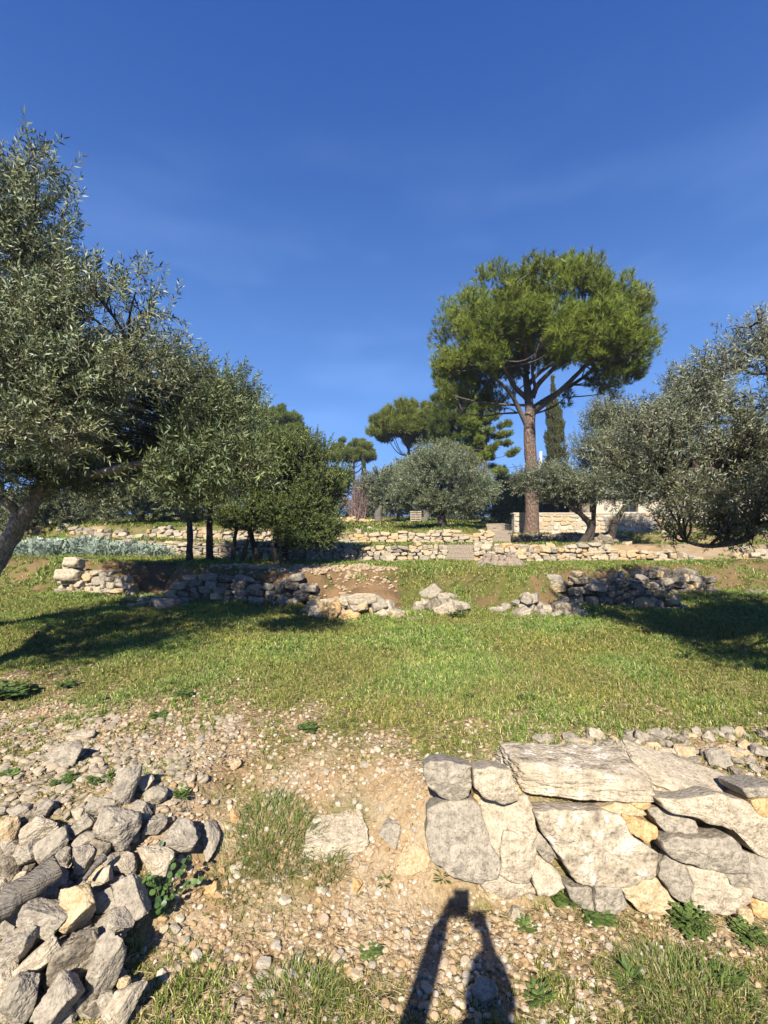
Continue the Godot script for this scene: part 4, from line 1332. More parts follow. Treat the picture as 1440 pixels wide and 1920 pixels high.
func far_trees() -> void:
	umbrella("umbrella_pine", "mid-sized umbrella pine with layered crown left of the tall pine", 764, 735, 838, 72, 945, 38.0, 71, Color(0.92, 0.95, 0.95))
	umbrella("umbrella_pine", "small distant umbrella pine above the bare purplish shrub", 662, 813, 872, 44, 955, 52.0, 72, Color(0.9, 0.95, 0.95))
	umbrella("umbrella_pine", "rounded pine top showing over the left-hand olives", 522, 752, 840, 56, 960, 44.0, 73, Color(0.8, 0.9, 0.9))
	umbrella("umbrella_pine", "smallest pine crown, just left of the small distant umbrella pine", 632, 828, 868, 24, 955, 60.0, 74, Color(0.85, 0.92, 0.95))
	rng.seed = 81
	# dark bushy conifer and the open one with a pale stem
	var d := 33.0
	var root := tree("dark_conifer", "dense dark conifer between the mid-sized pine and the tall one", "conifer", at(862, 955, d))
	var line := bole(root, "trunk", [root.position, at(862, 860, d), at(856, 725, d)], 0.24, 0.06, M.dark_bark, 0.1, 10)
	var cl := []
	for k in 190:
		var t := rng.randf()
		var a := rr(0, TAU)
		var w := tab([Vector2(0, 1.0), Vector2(0.2, 1.9), Vector2(0.6, 1.8), Vector2(0.85, 1.3), Vector2(1, 0.6)], t) * sqrt(rr(0.2, 1.0))
		cl.append([at(862, 880, d).lerp(at(850, 726, d), t) + Vector3(cos(a), 0, sin(a)) * w, rr(0.32, 0.5)])
	branches(root, [line], cl, 0.03, M.dark_bark, 0.5)
	crown(root, "needles", cl, 36, pine_tufts, M.pine, 1.3, 2.0, 0.4, Color(0.52, 0.62, 0.60), 0.2, at(862, 880, d))
	d = 30.0
	root = tree("aleppo_pine", "open feathery conifer with pale straight stem, right of the dark one", "conifer", at(908, 960, d))
	line = bole(root, "trunk", [root.position, at(909, 870, d), at(912, 800, d), at(910, 745, d)], 0.17, 0.04, M.olive_bark, 0.08, 10)
	var lines := [line]
	cl = []
	for k in 34:
		var t := (k + rng.randf()) / 34.0
		var a := k * 2.4
		var w := tab([Vector2(0, 1.9), Vector2(0.3, 1.7), Vector2(0.7, 1.15), Vector2(1, 0.3)], t) * rr(0.7, 1.1)
		var st := at(909, 905, d).lerp(at(910, 742, d), t)
		var tip := st + Vector3(cos(a), rr(-0.02, 0.3), sin(a)) * w
		lines.append(bole(root, "limb", [st, st.lerp(tip, 0.5) - Vector3(0, 0.06, 0), tip], 0.035, 0.012, M.pine_limb, 0.05, 5))
		for j in 4:
			cl.append([st.lerp(tip, rr(0.45, 1.05)) + rdir() * 0.16, rr(0.2, 0.34)])
	crown(root, "needles", cl, 44, pine_tufts, M.pine, 1.0, 1.6, 0.5, Color(0.95, 1.05, 0.95), 0.25, at(909, 860, d) - Vector3(0, 2, 0), 0.6)
	cypress("cypress", "tall slim cypress column right of the big pine's trunk", 1048, 708, 1000, 25, 36.0, 91, Color(1.0, 1.0, 1.0))
	cypress("cypress", "small far cypress spire beside the distant umbrella pine", 684, 850, 950, 7.5, 48.0, 92, Color(0.85, 0.95, 0.95))
	rng.seed = 95
	var bushes := [
		[600, 925, 44, 45, 36.0, "dark green bush behind the many-stemmed tree's right edge", Color(0.6, 0.75, 0.5)],
		[745, 930, 40, 38, 32.0, "grey-green olive bush left behind the round middle olive", Color(0.95, 1.0, 1.0)],
		[690, 935, 30, 30, 34.0, "small bush below the bare purplish shrub's right side", Color(0.7, 0.8, 0.6)],
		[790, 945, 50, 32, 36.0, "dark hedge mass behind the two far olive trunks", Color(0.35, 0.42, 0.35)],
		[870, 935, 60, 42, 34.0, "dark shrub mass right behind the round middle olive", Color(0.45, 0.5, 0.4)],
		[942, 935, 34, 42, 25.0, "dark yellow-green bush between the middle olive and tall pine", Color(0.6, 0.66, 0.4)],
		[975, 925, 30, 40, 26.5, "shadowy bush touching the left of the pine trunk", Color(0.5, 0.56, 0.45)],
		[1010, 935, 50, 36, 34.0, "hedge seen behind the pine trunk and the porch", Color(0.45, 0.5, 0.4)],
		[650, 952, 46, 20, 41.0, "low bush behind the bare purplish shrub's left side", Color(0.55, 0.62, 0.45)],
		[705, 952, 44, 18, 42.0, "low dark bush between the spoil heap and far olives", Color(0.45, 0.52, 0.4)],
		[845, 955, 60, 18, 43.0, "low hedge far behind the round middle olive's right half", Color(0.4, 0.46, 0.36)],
		[560, 950, 60, 22, 42.0, "low bush line far behind the green many-stemmed tree", Color(0.5, 0.58, 0.42)],
		[1180, 920, 110, 60, 36.0, "broad dark tree mass behind the stone house", Color(0.5, 0.56, 0.45)],
		[1380, 900, 110, 80, 36.0, "tall dark tree mass behind the house's right end", Color(0.5, 0.56, 0.45)],
		[520, 930, 60, 50, 34.0, "dark green shrubs behind the many-stemmed tree's trunks", Color(0.5, 0.6, 0.42)],
		[400, 925, 80, 55, 32.0, "olive-green trees in the gap behind the slim trunks", Color(0.8, 0.88, 0.75)],
	]
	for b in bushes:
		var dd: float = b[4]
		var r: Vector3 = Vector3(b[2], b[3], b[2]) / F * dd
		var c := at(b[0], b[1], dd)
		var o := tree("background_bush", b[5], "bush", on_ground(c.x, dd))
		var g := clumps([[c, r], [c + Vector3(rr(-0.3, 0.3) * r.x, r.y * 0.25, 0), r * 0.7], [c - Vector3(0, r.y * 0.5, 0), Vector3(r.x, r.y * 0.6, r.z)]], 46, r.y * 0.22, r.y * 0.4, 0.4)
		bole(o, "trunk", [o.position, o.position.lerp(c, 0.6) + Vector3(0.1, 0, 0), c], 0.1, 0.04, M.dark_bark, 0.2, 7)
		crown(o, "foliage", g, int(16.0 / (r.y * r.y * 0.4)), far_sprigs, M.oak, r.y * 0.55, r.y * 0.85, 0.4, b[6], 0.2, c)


func cypress(called: String, label: String, cx: float, top: float, base: float, half: float, d: float, seed_: int, tint: Color) -> void:
	rng.seed = seed_
	var foot := at(cx + 2, base, d)
	var tip := at(cx - half * 0.5, top, d)
	var root := tree(called, label, "cypress", foot)
	var r := half / F * d
	bole(root, "trunk", [foot, foot.lerp(tip, 0.5), foot.lerp(tip, 0.9)], r * 0.25, r * 0.06, M.dark_bark, 0.1, 8)
	var cl := []
	for k in 260:
		var t := pow(rng.randf(), 1.15)
		var w := tab([Vector2(0, 0.75), Vector2(0.15, 1.0), Vector2(0.5, 0.9), Vector2(0.8, 0.56), Vector2(0.95, 0.2), Vector2(1, 0.04)], t) * r
		var a := rr(0, TAU)
		cl.append([foot.lerp(tip, t) + Vector3(cos(a), 0, sin(a)) * maxf(w - r * 0.18, 0.0) * rr(0.75, 1.02), r * rr(0.2, 0.3) * (1.0 if t < 0.85 else 0.5)])
	crown(root, "foliage", cl, int(26.0 / (r * r * 0.4)), scale_tufts, M.pine, r * 0.8, r * 1.2, 2.2, tint, 0.15, foot.lerp(tip, 0.5), 1.5)


func olive(label: String, base: Vector3, stems: Array, ells: Array, count: int, rmin: float, rmax: float, per: int, smin: float, smax: float, tint: Color, shapes_: Array, seed_: int, bark := "olive_bark", called := "olive_tree", category := "olive tree", shell := 0.4, low := -99.0) -> void:
	rng.seed = seed_
	var root := tree(called, label, category, base)
	var lines := []
	for s in stems:
		lines.append(bole(root, s[0], s[1], s[2], s[3], M[bark], 0.45, 12, s[2] * 0.35 if s[0] == "trunk" else 0.0))
	var cl := clumps(ells, count, rmin, rmax, shell, low)
	branches(root, lines, cl, 0.016, M.dark_bark, 0.75)
	var ctr := Vector3.ZERO
	for e in ells:
		ctr += e[0]
	ctr /= ells.size()
	crown(root, "foliage", cl, per, shapes_, M.oak if shapes_ == oak_sprigs else M.olive, smin, smax, 0.35, tint, 0.18, ctr - Vector3(0, 0.6, 0))


func olives_left() -> void:
	# A: the near tree, trunk just outside the picture at left; its shade falls over the lawn
	var b := on_ground(-4.1, 3.3)
	olive("big silvery olive tree rising highest at the left edge", b,
		[["trunk", [b - Vector3(0, 0.1, 0), b + Vector3(0.1, 0.8, 0), b + Vector3(0.0, 1.5, -0.1)], 0.24, 0.17],
		["limb", [b + Vector3(0, 1.4, -0.1), Vector3(-3.7, 2.7, -3.9), Vector3(-3.4, 3.8, -4.3), Vector3(-3.15, 4.8, -4.3)], 0.10, 0.03],
		["limb", [b + Vector3(0, 1.4, -0.1), Vector3(-3.5, 2.4, -3.7), Vector3(-2.8, 2.9, -4.2), Vector3(-2.3, 3.4, -4.3)], 0.09, 0.02],
		["limb", [b + Vector3(0, 1.4, -0.1), Vector3(-4.6, 2.6, -3.0), Vector3(-4.9, 3.6, -3.0)], 0.11, 0.03],
		["limb", [b + Vector3(0, 1.4, -0.1), Vector3(-4.1, 2.4, -2.4), Vector3(-3.8, 3.1, -1.7)], 0.1, 0.03]],
		[[Vector3(-3.25, 3.6, -4.0), Vector3(0.95, 1.15, 0.9)], [Vector3(-3.15, 4.45, -4.1), Vector3(0.5, 0.75, 0.5)], [Vector3(-2.45, 3.35, -3.9), Vector3(0.8, 0.75, 0.7)],
		[Vector3(-4.5, 3.6, -3.2), Vector3(1.3, 1.2, 1.2)], [Vector3(-3.6, 3.0, -2.3), Vector3(1.15, 0.8, 0.9)], [Vector3(-2.85, 2.75, -3.9), Vector3(0.9, 0.6, 0.7)]],
		250, 0.22, 0.38, 38, 0.8, 1.15, Color(1.15, 1.2, 1.03), olive_sprigs, 101)
	# B: the leaning trunk on the bank, with the dark spreading crown
	b = on_ground(-5.25, 6.0)
	olive("leaning olive tree with pale twisted trunk and dark spreading crown at left", b,
		[["trunk", [b - Vector3(0, 0.15, 0), at(-25, 1085, 6.0), at(8, 1030, 6.0), at(42, 968, 5.9), at(78, 925, 5.9)], 0.15, 0.08],
		["limb", [at(40, 970, 5.9), at(20, 948, 5.8), at(-30, 920, 5.7)], 0.07, 0.04],
		["limb", [at(75, 927, 5.9), at(120, 860, 5.7), at(200, 790, 5.5), at(260, 720, 5.4)], 0.09, 0.025],
		["limb", [at(75, 927, 5.9), at(90, 850, 5.9), at(110, 760, 5.9), at(120, 680, 5.9)], 0.08, 0.025],
		["limb", [at(85, 915, 5.9), at(180, 890, 5.5), at(300, 860, 4.7), at(420, 850, 4.2)], 0.07, 0.015]],
		[[at(110, 800, 6.7), Vector3(1.6, 0.95, 1.1)], [at(240, 735, 6.5), Vector3(1.25, 0.95, 1.0)], [at(350, 815, 6.3), Vector3(0.95, 0.62, 0.8)], [at(390, 745, 6.4), Vector3(0.75, 0.55, 0.7)], [at(60, 690, 6.6), Vector3(1.15, 1.0, 1.0)], [at(225, 862, 6.2), Vector3(0.9, 0.36, 0.7)], [at(40, 880, 5.6), Vector3(0.8, 0.36, 0.6)], [at(140, 900, 5.7), Vector3(0.65, 0.28, 0.5)], [at(430, 875, 4.1), Vector3(0.5, 0.26, 0.5)], [at(330, 885, 4.1), Vector3(0.5, 0.28, 0.5)], [at(400, 800, 4.5), Vector3(0.4, 0.4, 0.4)]],
		380, 0.2, 0.36, 38, 0.85, 1.2, Color(0.72, 0.82, 0.55), olive_sprigs, 102, "pale_bark")
	# C: slim straight trunks
	b = on_ground(at(355, 1045, 10.4).x, 10.4)
	var b2 := on_ground(at(394, 1040, 10.8).x, 10.8)
	olive("slim olive with straight dark trunk, left one of the slim pair", b, [["trunk", [b - Vector3(0, 0.1, 0), at(356, 1000, 10.4), at(352, 940, 10.4), at(350, 880, 10.4)], 0.075, 0.045]],
		[[at(365, 915, 10.3), Vector3(0.9, 0.7, 0.8)], [at(345, 850, 10.3), Vector3(0.8, 0.7, 0.8)]], 80, 0.24, 0.4, 30, 1.0, 1.4, Color(0.85, 0.98, 0.6), olive_sprigs, 103, "dark_bark")
	olive("slim olive with straight dark trunk, right one of the slim pair", b2, [["trunk", [b2 - Vector3(0, 0.1, 0), at(393, 990, 10.8), at(398, 930, 10.8), at(420, 850, 10.8)], 0.08, 0.045]],
		[[at(435, 810, 10.6), Vector3(1.0, 1.0, 0.9)], [at(430, 890, 10.6), Vector3(1.0, 0.7, 0.9)], [at(470, 770, 10.8), Vector3(0.6, 0.6, 0.6)]], 110, 0.24, 0.4, 30, 1.0, 1.4, Color(0.95, 1.08, 0.68), olive_sprigs, 104, "dark_bark")
	# D: many-stemmed, small-leaved, with a skirt down to the ground
	b = on_ground(at(500, 1045, 10.6).x, 10.6)
	olive("many-stemmed green tree with foliage skirt hanging to the ground", b,
		[["trunk", [b + Vector3(-0.15, -0.1, 0), at(470, 1000, 10.6), at(462, 950, 10.6), at(455, 890, 10.6)], 0.07, 0.04],
		["trunk", [b + Vector3(0.25, -0.1, 0.1), at(516, 1000, 10.6), at(530, 950, 10.6), at(540, 870, 10.6)], 0.08, 0.04],
		["trunk", [b + Vector3(0.4, -0.1, -0.2), at(535, 990, 10.8), at(555, 940, 10.8), at(590, 880, 10.8)], 0.085, 0.04],
		["trunk", [b + Vector3(-0.75, -0.1, 0.1), at(440, 1010, 10.4), at(448, 970, 10.4), at(450, 910, 10.4)], 0.05, 0.03],
		["trunk", [b + Vector3(-0.5, -0.1, 0.3), at(462, 1020, 10.3), at(480, 980, 10.3), at(495, 920, 10.3)], 0.05, 0.03]],
		[[at(545, 850, 10.4), Vector3(1.05, 0.65, 0.95)], [at(505, 880, 10.4), Vector3(0.9, 0.9, 0.9)], [at(590, 910, 10.4), Vector3(0.75, 0.8, 0.8)], [at(606, 985, 10.2), Vector3(0.42, 0.6, 0.5)], [at(560, 960, 10.0), Vector3(0.6, 0.5, 0.5)], [at(490, 960, 10.1), Vector3(0.8, 0.5, 0.6)], [at(445, 975, 10.2), Vector3(0.45, 0.32, 0.5)], [at(560, 1000, 10.0), Vector3(0.6, 0.4, 0.45)], [at(636, 900, 10.6), Vector3(0.3, 0.45, 0.4)]],
		340, 0.2, 0.36, 44, 0.9, 1.3, Color(0.9, 1.02, 0.70), oak_sprigs, 105, "dark_bark", "bushy_tree", "tree", 0.45, 1.3)
	# E: grey-green trees far back at left
	for q in [[60, 965, 85, 50, 17.5, "grey-green olive filling the background left of the leaning trunk", Color(0.95, 1.0, 0.9)], [262, 945, 95, 60, 19.0, "pale sunlit olive behind the silvery plants, left background", Color(1.15, 1.18, 1.0)], [165, 955, 60, 45, 22.0, "darker olive between two paler ones in the left background", Color(0.7, 0.76, 0.65)], [-60, 960, 90, 60, 19.0, "grey-green olive at the far left edge behind the bank", Color(0.85, 0.9, 0.8)], [360, 950, 60, 45, 21.0, "olive glimpsed behind the slim pair of trunks", Color(0.95, 1.0, 0.85)]]:
		var c := at(q[0], q[1], q[4])
		var r: Vector3 = Vector3(q[2], q[3], q[2]) / F * q[4]
		var f := on_ground(c.x, q[4])
		olive(q[5], f, [["trunk", [f - Vector3(0, 0.1, 0), f.lerp(c, 0.5) + Vector3(0.1, 0, 0), c], 0.14, 0.06]], [[c, r], [c + Vector3(r.x * 0.3, r.y * 0.3, 0), r * 0.7]], 60, r.y * 0.25, r.y * 0.4, 18, 0.9, 1.4, q[6], far_sprigs, 110 + int(q[0]), "dark_bark")


func olives_right() -> void:
	# Q: big drooping tree, trunk out of the picture at right
	var b := on_ground(5.0, 5.1)
	olive("large grey-green olive drooping low over the right side of the lawn", b,
		[["trunk", [b - Vector3(0, 0.1, 0), b + Vector3(-0.1, 0.6, 0), b + Vector3(-0.3, 1.2, 0)], 0.22, 0.15],
		["limb", [b + Vector3(-0.1, 0.7, 0), at(1440, 985, 5.0), at(1395, 1012, 5.0), at(1330, 1024, 4.9), at(1285, 1015, 4.9)], 0.06, 0.012],
		["limb", [b + Vector3(-0.2, 1.1, 0), at(1430, 900, 5.0), at(1340, 880, 4.9), at(1240, 890, 4.8)], 0.07, 0.012],
		["limb", [b + Vector3(-0.3, 1.2, 0), at(1430, 820, 5.1), at(1360, 760, 5.1), at(1300, 720, 5.1)], 0.08, 0.012],
		["limb", [b + Vector3(-0.3, 1.2, 0), at(1460, 760, 5.1), at(1440, 660, 5.2), at(1420, 580, 5.2)], 0.08, 0.012],
		["limb", [b + Vector3(-0.3, 1.2, 0), b + Vector3(0.6, 2.2, 0.3), b + Vector3(0.9, 3.0, 0.3)], 0.09, 0.02]],
		[[at(1325, 800, 5.0), Vector3(0.82, 0.62, 0.8)], [at(1215, 825, 4.8), Vector3(0.55, 0.5, 0.6)], [at(1420, 850, 5.0), Vector3(0.7, 0.75, 0.8)], [at(1330, 925, 4.8), Vector3(0.7, 0.33, 0.6)], [at(1200, 915, 4.8), Vector3(0.34, 0.22, 0.35)], [at(1400, 960, 4.9), Vector3(0.6, 0.35, 0.6)], [at(1260, 985, 5.2), Vector3(0.42, 0.13, 0.2)], [at(1360, 995, 5.2), Vector3(0.38, 0.12, 0.2)], [at(1450, 640, 5.2), Vector3(0.5, 0.6, 0.5)], [at(1345, 690, 5.1), Vector3(0.4, 0.26, 0.4)], [Vector3(5.4, 3.2, -5.0), Vector3(1.0, 0.9, 1.0)], [Vector3(4.9, 2.4, -4.2), Vector3(0.8, 0.7, 0.7)]],
		300, 0.16, 0.3, 32, 0.75, 1.1, Color(1.05, 1.05, 1.08), olive_sprigs, 121, "olive_bark", "olive_tree", "olive tree", 0.35, 1.2)
	# R: out of the picture at right, seen through its shade and a few high sprays
	b = on_ground(5.2, 2.9)
	olive("olive tree with sparse high sprays at the extreme right edge", b,
		[["trunk", [b - Vector3(0, 0.1, 0), b + Vector3(0.1, 0.8, 0), b + Vector3(0.0, 1.5, 0)], 0.22, 0.16],
		["limb", [b + Vector3(0, 1.4, 0), b + Vector3(-0.6, 2.2, 0.0), b + Vector3(-1.1, 3.0, 0)], 0.1, 0.03],
		["limb", [b + Vector3(0, 1.4, 0), b + Vector3(0.4, 2.4, -0.6), b + Vector3(0.3, 3.3, -1.0)], 0.1, 0.03],
		["limb", [b + Vector3(0, 1.4, 0), b + Vector3(0.4, 2.3, 0.6), b + Vector3(0.6, 3.2, 1.0)], 0.1, 0.03]],
		[[Vector3(4.6, 3.3, -2.6), Vector3(1.1, 1.0, 1.3)], [Vector3(5.9, 3.4, -2.8), Vector3(1.2, 1.1, 1.3)], [Vector3(5.0, 2.8, -4.3), Vector3(0.8, 0.6, 0.7)], [Vector3(3.45, 3.0, -2.85), Vector3(0.8, 0.55, 0.75)], [Vector3(4.1, 2.7, -3.5), Vector3(0.75, 0.5, 0.6)], [Vector3(3.3, 2.65, -2.0), Vector3(0.7, 0.45, 0.6)], [Vector3(3.0, 2.95, -2.5), Vector3(0.5, 0.4, 0.5)]],
		250, 0.24, 0.4, 32, 0.9, 1.25, Color(1.0, 1.0, 1.05), olive_sprigs, 123)
	# P: clump of three dark stems on the upper terrace
	b = on_ground(at(1125, 1012, 14.0).x, 14.3)
	olive("olive with three dark stems spreading from one rocky base", b,
		[["trunk", [b + Vector3(-0.5, -0.1, 0), at(1108, 990, 14.2), at(1090, 965, 14.0), at(1070, 950, 13.8), at(1050, 930, 13.7)], 0.12, 0.05],
		["trunk", [b + Vector3(-0.22, -0.1, 0), at(1112, 985, 14.3), at(1113, 955, 14.3), at(1118, 900, 14.3)], 0.10, 0.05],
		["trunk", [b + Vector3(0.42, -0.1, 0), at(1150, 985, 14.2), at(1155, 975, 14.1), at(1172, 950, 14.0), at(1195, 910, 13.8)], 0.12, 0.05],
		["limb", [at(1175, 945, 14.0), at(1200, 880, 14.0), at(1190, 810, 14.0)], 0.07, 0.03],
		["limb", [at(1070, 950, 13.8), at(1040, 930, 13.6), at(1015, 905, 13.6)], 0.06, 0.03]],
		[[at(1150, 850, 13.8), Vector3(1.25, 1.2, 1.2)], [at(1040, 905, 13.6), Vector3(0.95, 0.6, 0.9)], [at(1120, 915, 13.8), Vector3(1.3, 0.6, 1.0)], [at(1220, 880, 13.8), Vector3(1.1, 0.9, 1.0)], [at(1140, 785, 13.9), Vector3(0.7, 0.6, 0.7)], [at(1235, 790, 13.9), Vector3(1.1, 0.9, 1.0)], [at(1310, 740, 14.2), Vector3(1.2, 1.1, 1.1)], [at(1225, 915, 13.7), Vector3(1.0, 0.42, 0.9)], [at(990, 905, 13.8), Vector3(0.5, 0.35, 0.5)]],
		330, 0.3, 0.48, 24, 1.1, 1.6, Color(1.0, 1.02, 0.98), olive_sprigs, 124, "dark_bark", "olive_tree", "olive tree", 0.35, 2.1)
	pile("stone_pile", "grey rocks piled round the foot of the three-stemmed olive", b.x + 0.1, 14.0, 0.75, 0.25, 0.28, 16, 0.16, 0.42, DARK_MIX)


func olives_middle() -> void:
	var d := 17.0
	var b := on_ground(at(828, 996, d).x, d)
	olive("round compact olive tree standing alone on the middle terrace", b,
		[["trunk", [b - Vector3(0, 0.15, 0), at(829, 980, d), at(827, 965, d)], 0.17, 0.13],
		["limb", [at(828, 968, d), at(815, 945, d - 0.2), at(790, 915, d - 0.3), at(770, 890, d - 0.3)], 0.08, 0.03],
		["limb", [at(828, 968, d), at(830, 940, d + 0.2), at(825, 900, d + 0.3), at(820, 870, d + 0.3)], 0.08, 0.03],
		["limb", [at(828, 968, d), at(848, 940, d - 0.1), at(875, 910, d), at(900, 890, d)], 0.08, 0.03]],
		[[at(825, 900, d), Vector3(1.7, 1.22, 1.5)], [at(818, 868, d), Vector3(1.15, 0.75, 1.1)], [at(885, 920, d), Vector3(1.05, 0.75, 1.0)], [at(765, 925, d), Vector3(0.8, 0.6, 0.8)], [at(840, 940, d - 0.4), Vector3(1.5, 0.45, 0.9)]],
		230, 0.28, 0.44, 26, 1.2, 1.8, Color(0.98, 1.06, 0.98), olive_sprigs, 131, "dark_bark", "olive_tree", "olive tree", 0.4, 2.3)
	for q in [[708, 974, 722, 915, 44, 40, 26.0, "small old olive with short pale trunk beside the spoil heap"], [796, 974, 768, 905, 50, 44, 27.0, "old olive with pale trunk behind the round middle olive"]]:
		var dd: float = q[6]
		var f := at(q[0], q[1], dd)
		f.y = ground_h(f.x, dd)
		var c := at(q[2], q[3], dd)
		var r: Vector3 = Vector3(q[4], q[5], q[4]) / F * dd
		olive(q[7], f, [["trunk", [f - Vector3(0, 0.15, 0), f + Vector3(0.05, 0.6, 0), f.lerp(c, 0.7), c], 0.24, 0.08]], [[c, r], [c + Vector3(r.x * 0.3, -r.y * 0.2, 0), r * 0.75]], 60, 0.3, 0.5, 15, 1.1, 1.6, Color(1.0, 1.08, 1.08), far_sprigs, 140 + int(q[0]))


func shrubs() -> void:
	# the leafless shrub
	rng.seed = 151
	var d := 26.5
	var foot := on_ground(at(672, 962, d).x, d)
	var root := tree("bare_shrub", "leafless purplish shrub of fine upright twigs by the spoil heap", "shrub", foot)
	var stem := Geo.new()
	var twig := Geo.new()
	for k in 26:
		var a := rr(0, TAU)
		var lean := Vector3(cos(a), 0, sin(a)) * rr(0.1, 0.75)
		var h := rr(1.5, 2.7)
		var p := Vector3(rr(-0.5, 0.5), 0, rr(-0.3, 0.3))
		var line := curve([p, p + lean * 0.45 + Vector3(0, h * 0.5, 0), p + lean + Vector3(0, h, 0)], 5)
		stem.tube(line, taper(line.size(), 0.03, 0.008), 4)
		for j in 14:
			var s: Vector3 = line[2 + rng.randi() % (line.size() - 3)]
			var e := s + (Vector3(lean.x, 0, lean.z) * 0.5 + rdir() * 0.5 + Vector3(0, 0.6, 0)).normalized() * rr(0.25, 0.8)
			twig.tube([s, s.lerp(e, 0.5) + rdir() * 0.03, e], [0.011, 0.008, 0.004], 3)
			for i in 2:
				var e2 := e + rdir() * 0.3
				twig.tube([s.lerp(e, 0.6), e2], [0.006, 0.003], 3)
	var bark := mat(noise_tex(31, 0.03, [[0.0, 0.13, 0.085, 0.08], [1.0, 0.34, 0.26, 0.245]]), Vector3.ONE * 3.0, 0.9)
	part(root, "stems", stem.mesh(), bark)
	part(root, "twigs", twig.mesh(), bark).set_meta("kind", "stuff")
	# silvery plants in a row below the far left wall
	rng.seed = 152
	var kinds := []
	for v in 3:
		var g := Geo.new()
		for k in 230:
			var a := rr(0, TAU)
			var out := Vector3(cos(a), 0, sin(a))
			var q := out * rr(0.0, 0.3) + Vector3(0, rr(0.02, 0.3), 0)
			var dir := (out * rr(0.3, 1.0) + Vector3(0, rr(0.3, 1.0), 0)).normalized()
			var l := rr(0.12, 0.22)
			var side := dir.cross(rdir()).normalized()
			var col := Color(0.40, 0.46, 0.41).lerp(Color(0.24, 0.32, 0.25), rng.randf())
			for j in 4:   # lobes of one leaf
				var s: Vector3 = q + dir * l * (0.25 * j + 0.1)
				var w := l * (0.34 - 0.06 * j)
				l = minf(l, 0.085)
				g.face4(s - dir * l * 0.14, s + side * w + dir * l * 0.12, s + dir * l * 0.26, s - side * w + dir * l * 0.12, col)
		kinds.append(g.mesh())
	for k in 17:
		var px := 28.0 + k * 17.5 + rr(-5, 5)
		var p := on_ground(at(px, 1040, 12.3).x, 12.3 + rr(-0.25, 0.25))
		var s := rr(0.95, 1.5) * (1.0 if k < 14 else 0.7)
		solo("silver_plant", "silvery grey plant in the row below the far left wall", "plant", kinds[k % 3], M.herb, Transform3D(Basis(Vector3.UP, rr(0, TAU)) * Basis.from_scale(Vector3(s, s, s)), p), "silvery plants in a row")


# ---------------------------------------------------------------- small plants

func herb(n: int, size: float, ratio: float, rise: float, a: Color, b: Color, lobes := 1) -> ArrayMesh:
	var g := Geo.new()
	for k in n:
		var t := rng.randf()
		var an := k * 2.4 + rr(-0.4, 0.4)
		var out := Vector3(cos(an), 0, sin(an))
		var l := size * rr(0.55, 1.0)
		var lift := rise * (1.0 - t * 0.8)
		var root := out * size * 0.25 * t + Vector3(0, size * 0.1 + lift * size * rr(0.0, 0.5), 0)
		var dir := (out + Vector3(0, lift * rr(0.4, 1.4), 0)).normalized()
		var side := dir.cross(Vector3.UP).normalized()
		var nn := side.cross(dir)
		var col := a.lerp(b, rng.randf())
		for j in lobes:
			var s := root + dir * l * (float(j) / lobes)
			var e := root + dir * l * (float(j + 1) / lobes) - nn * l * 0.1
			var w := l * ratio * (1.0 if j < lobes - 1 or lobes == 1 else 0.8) * rr(0.8, 1.2)
			var m := s.lerp(e, 0.5) + nn * l * 0.05
			g.face4(s, m + side * w - nn * w * 0.3, e, m, col)
			g.face4(s, m, e, m - side * w - nn * w * 0.3, col * 0.95)
	return g.mesh()


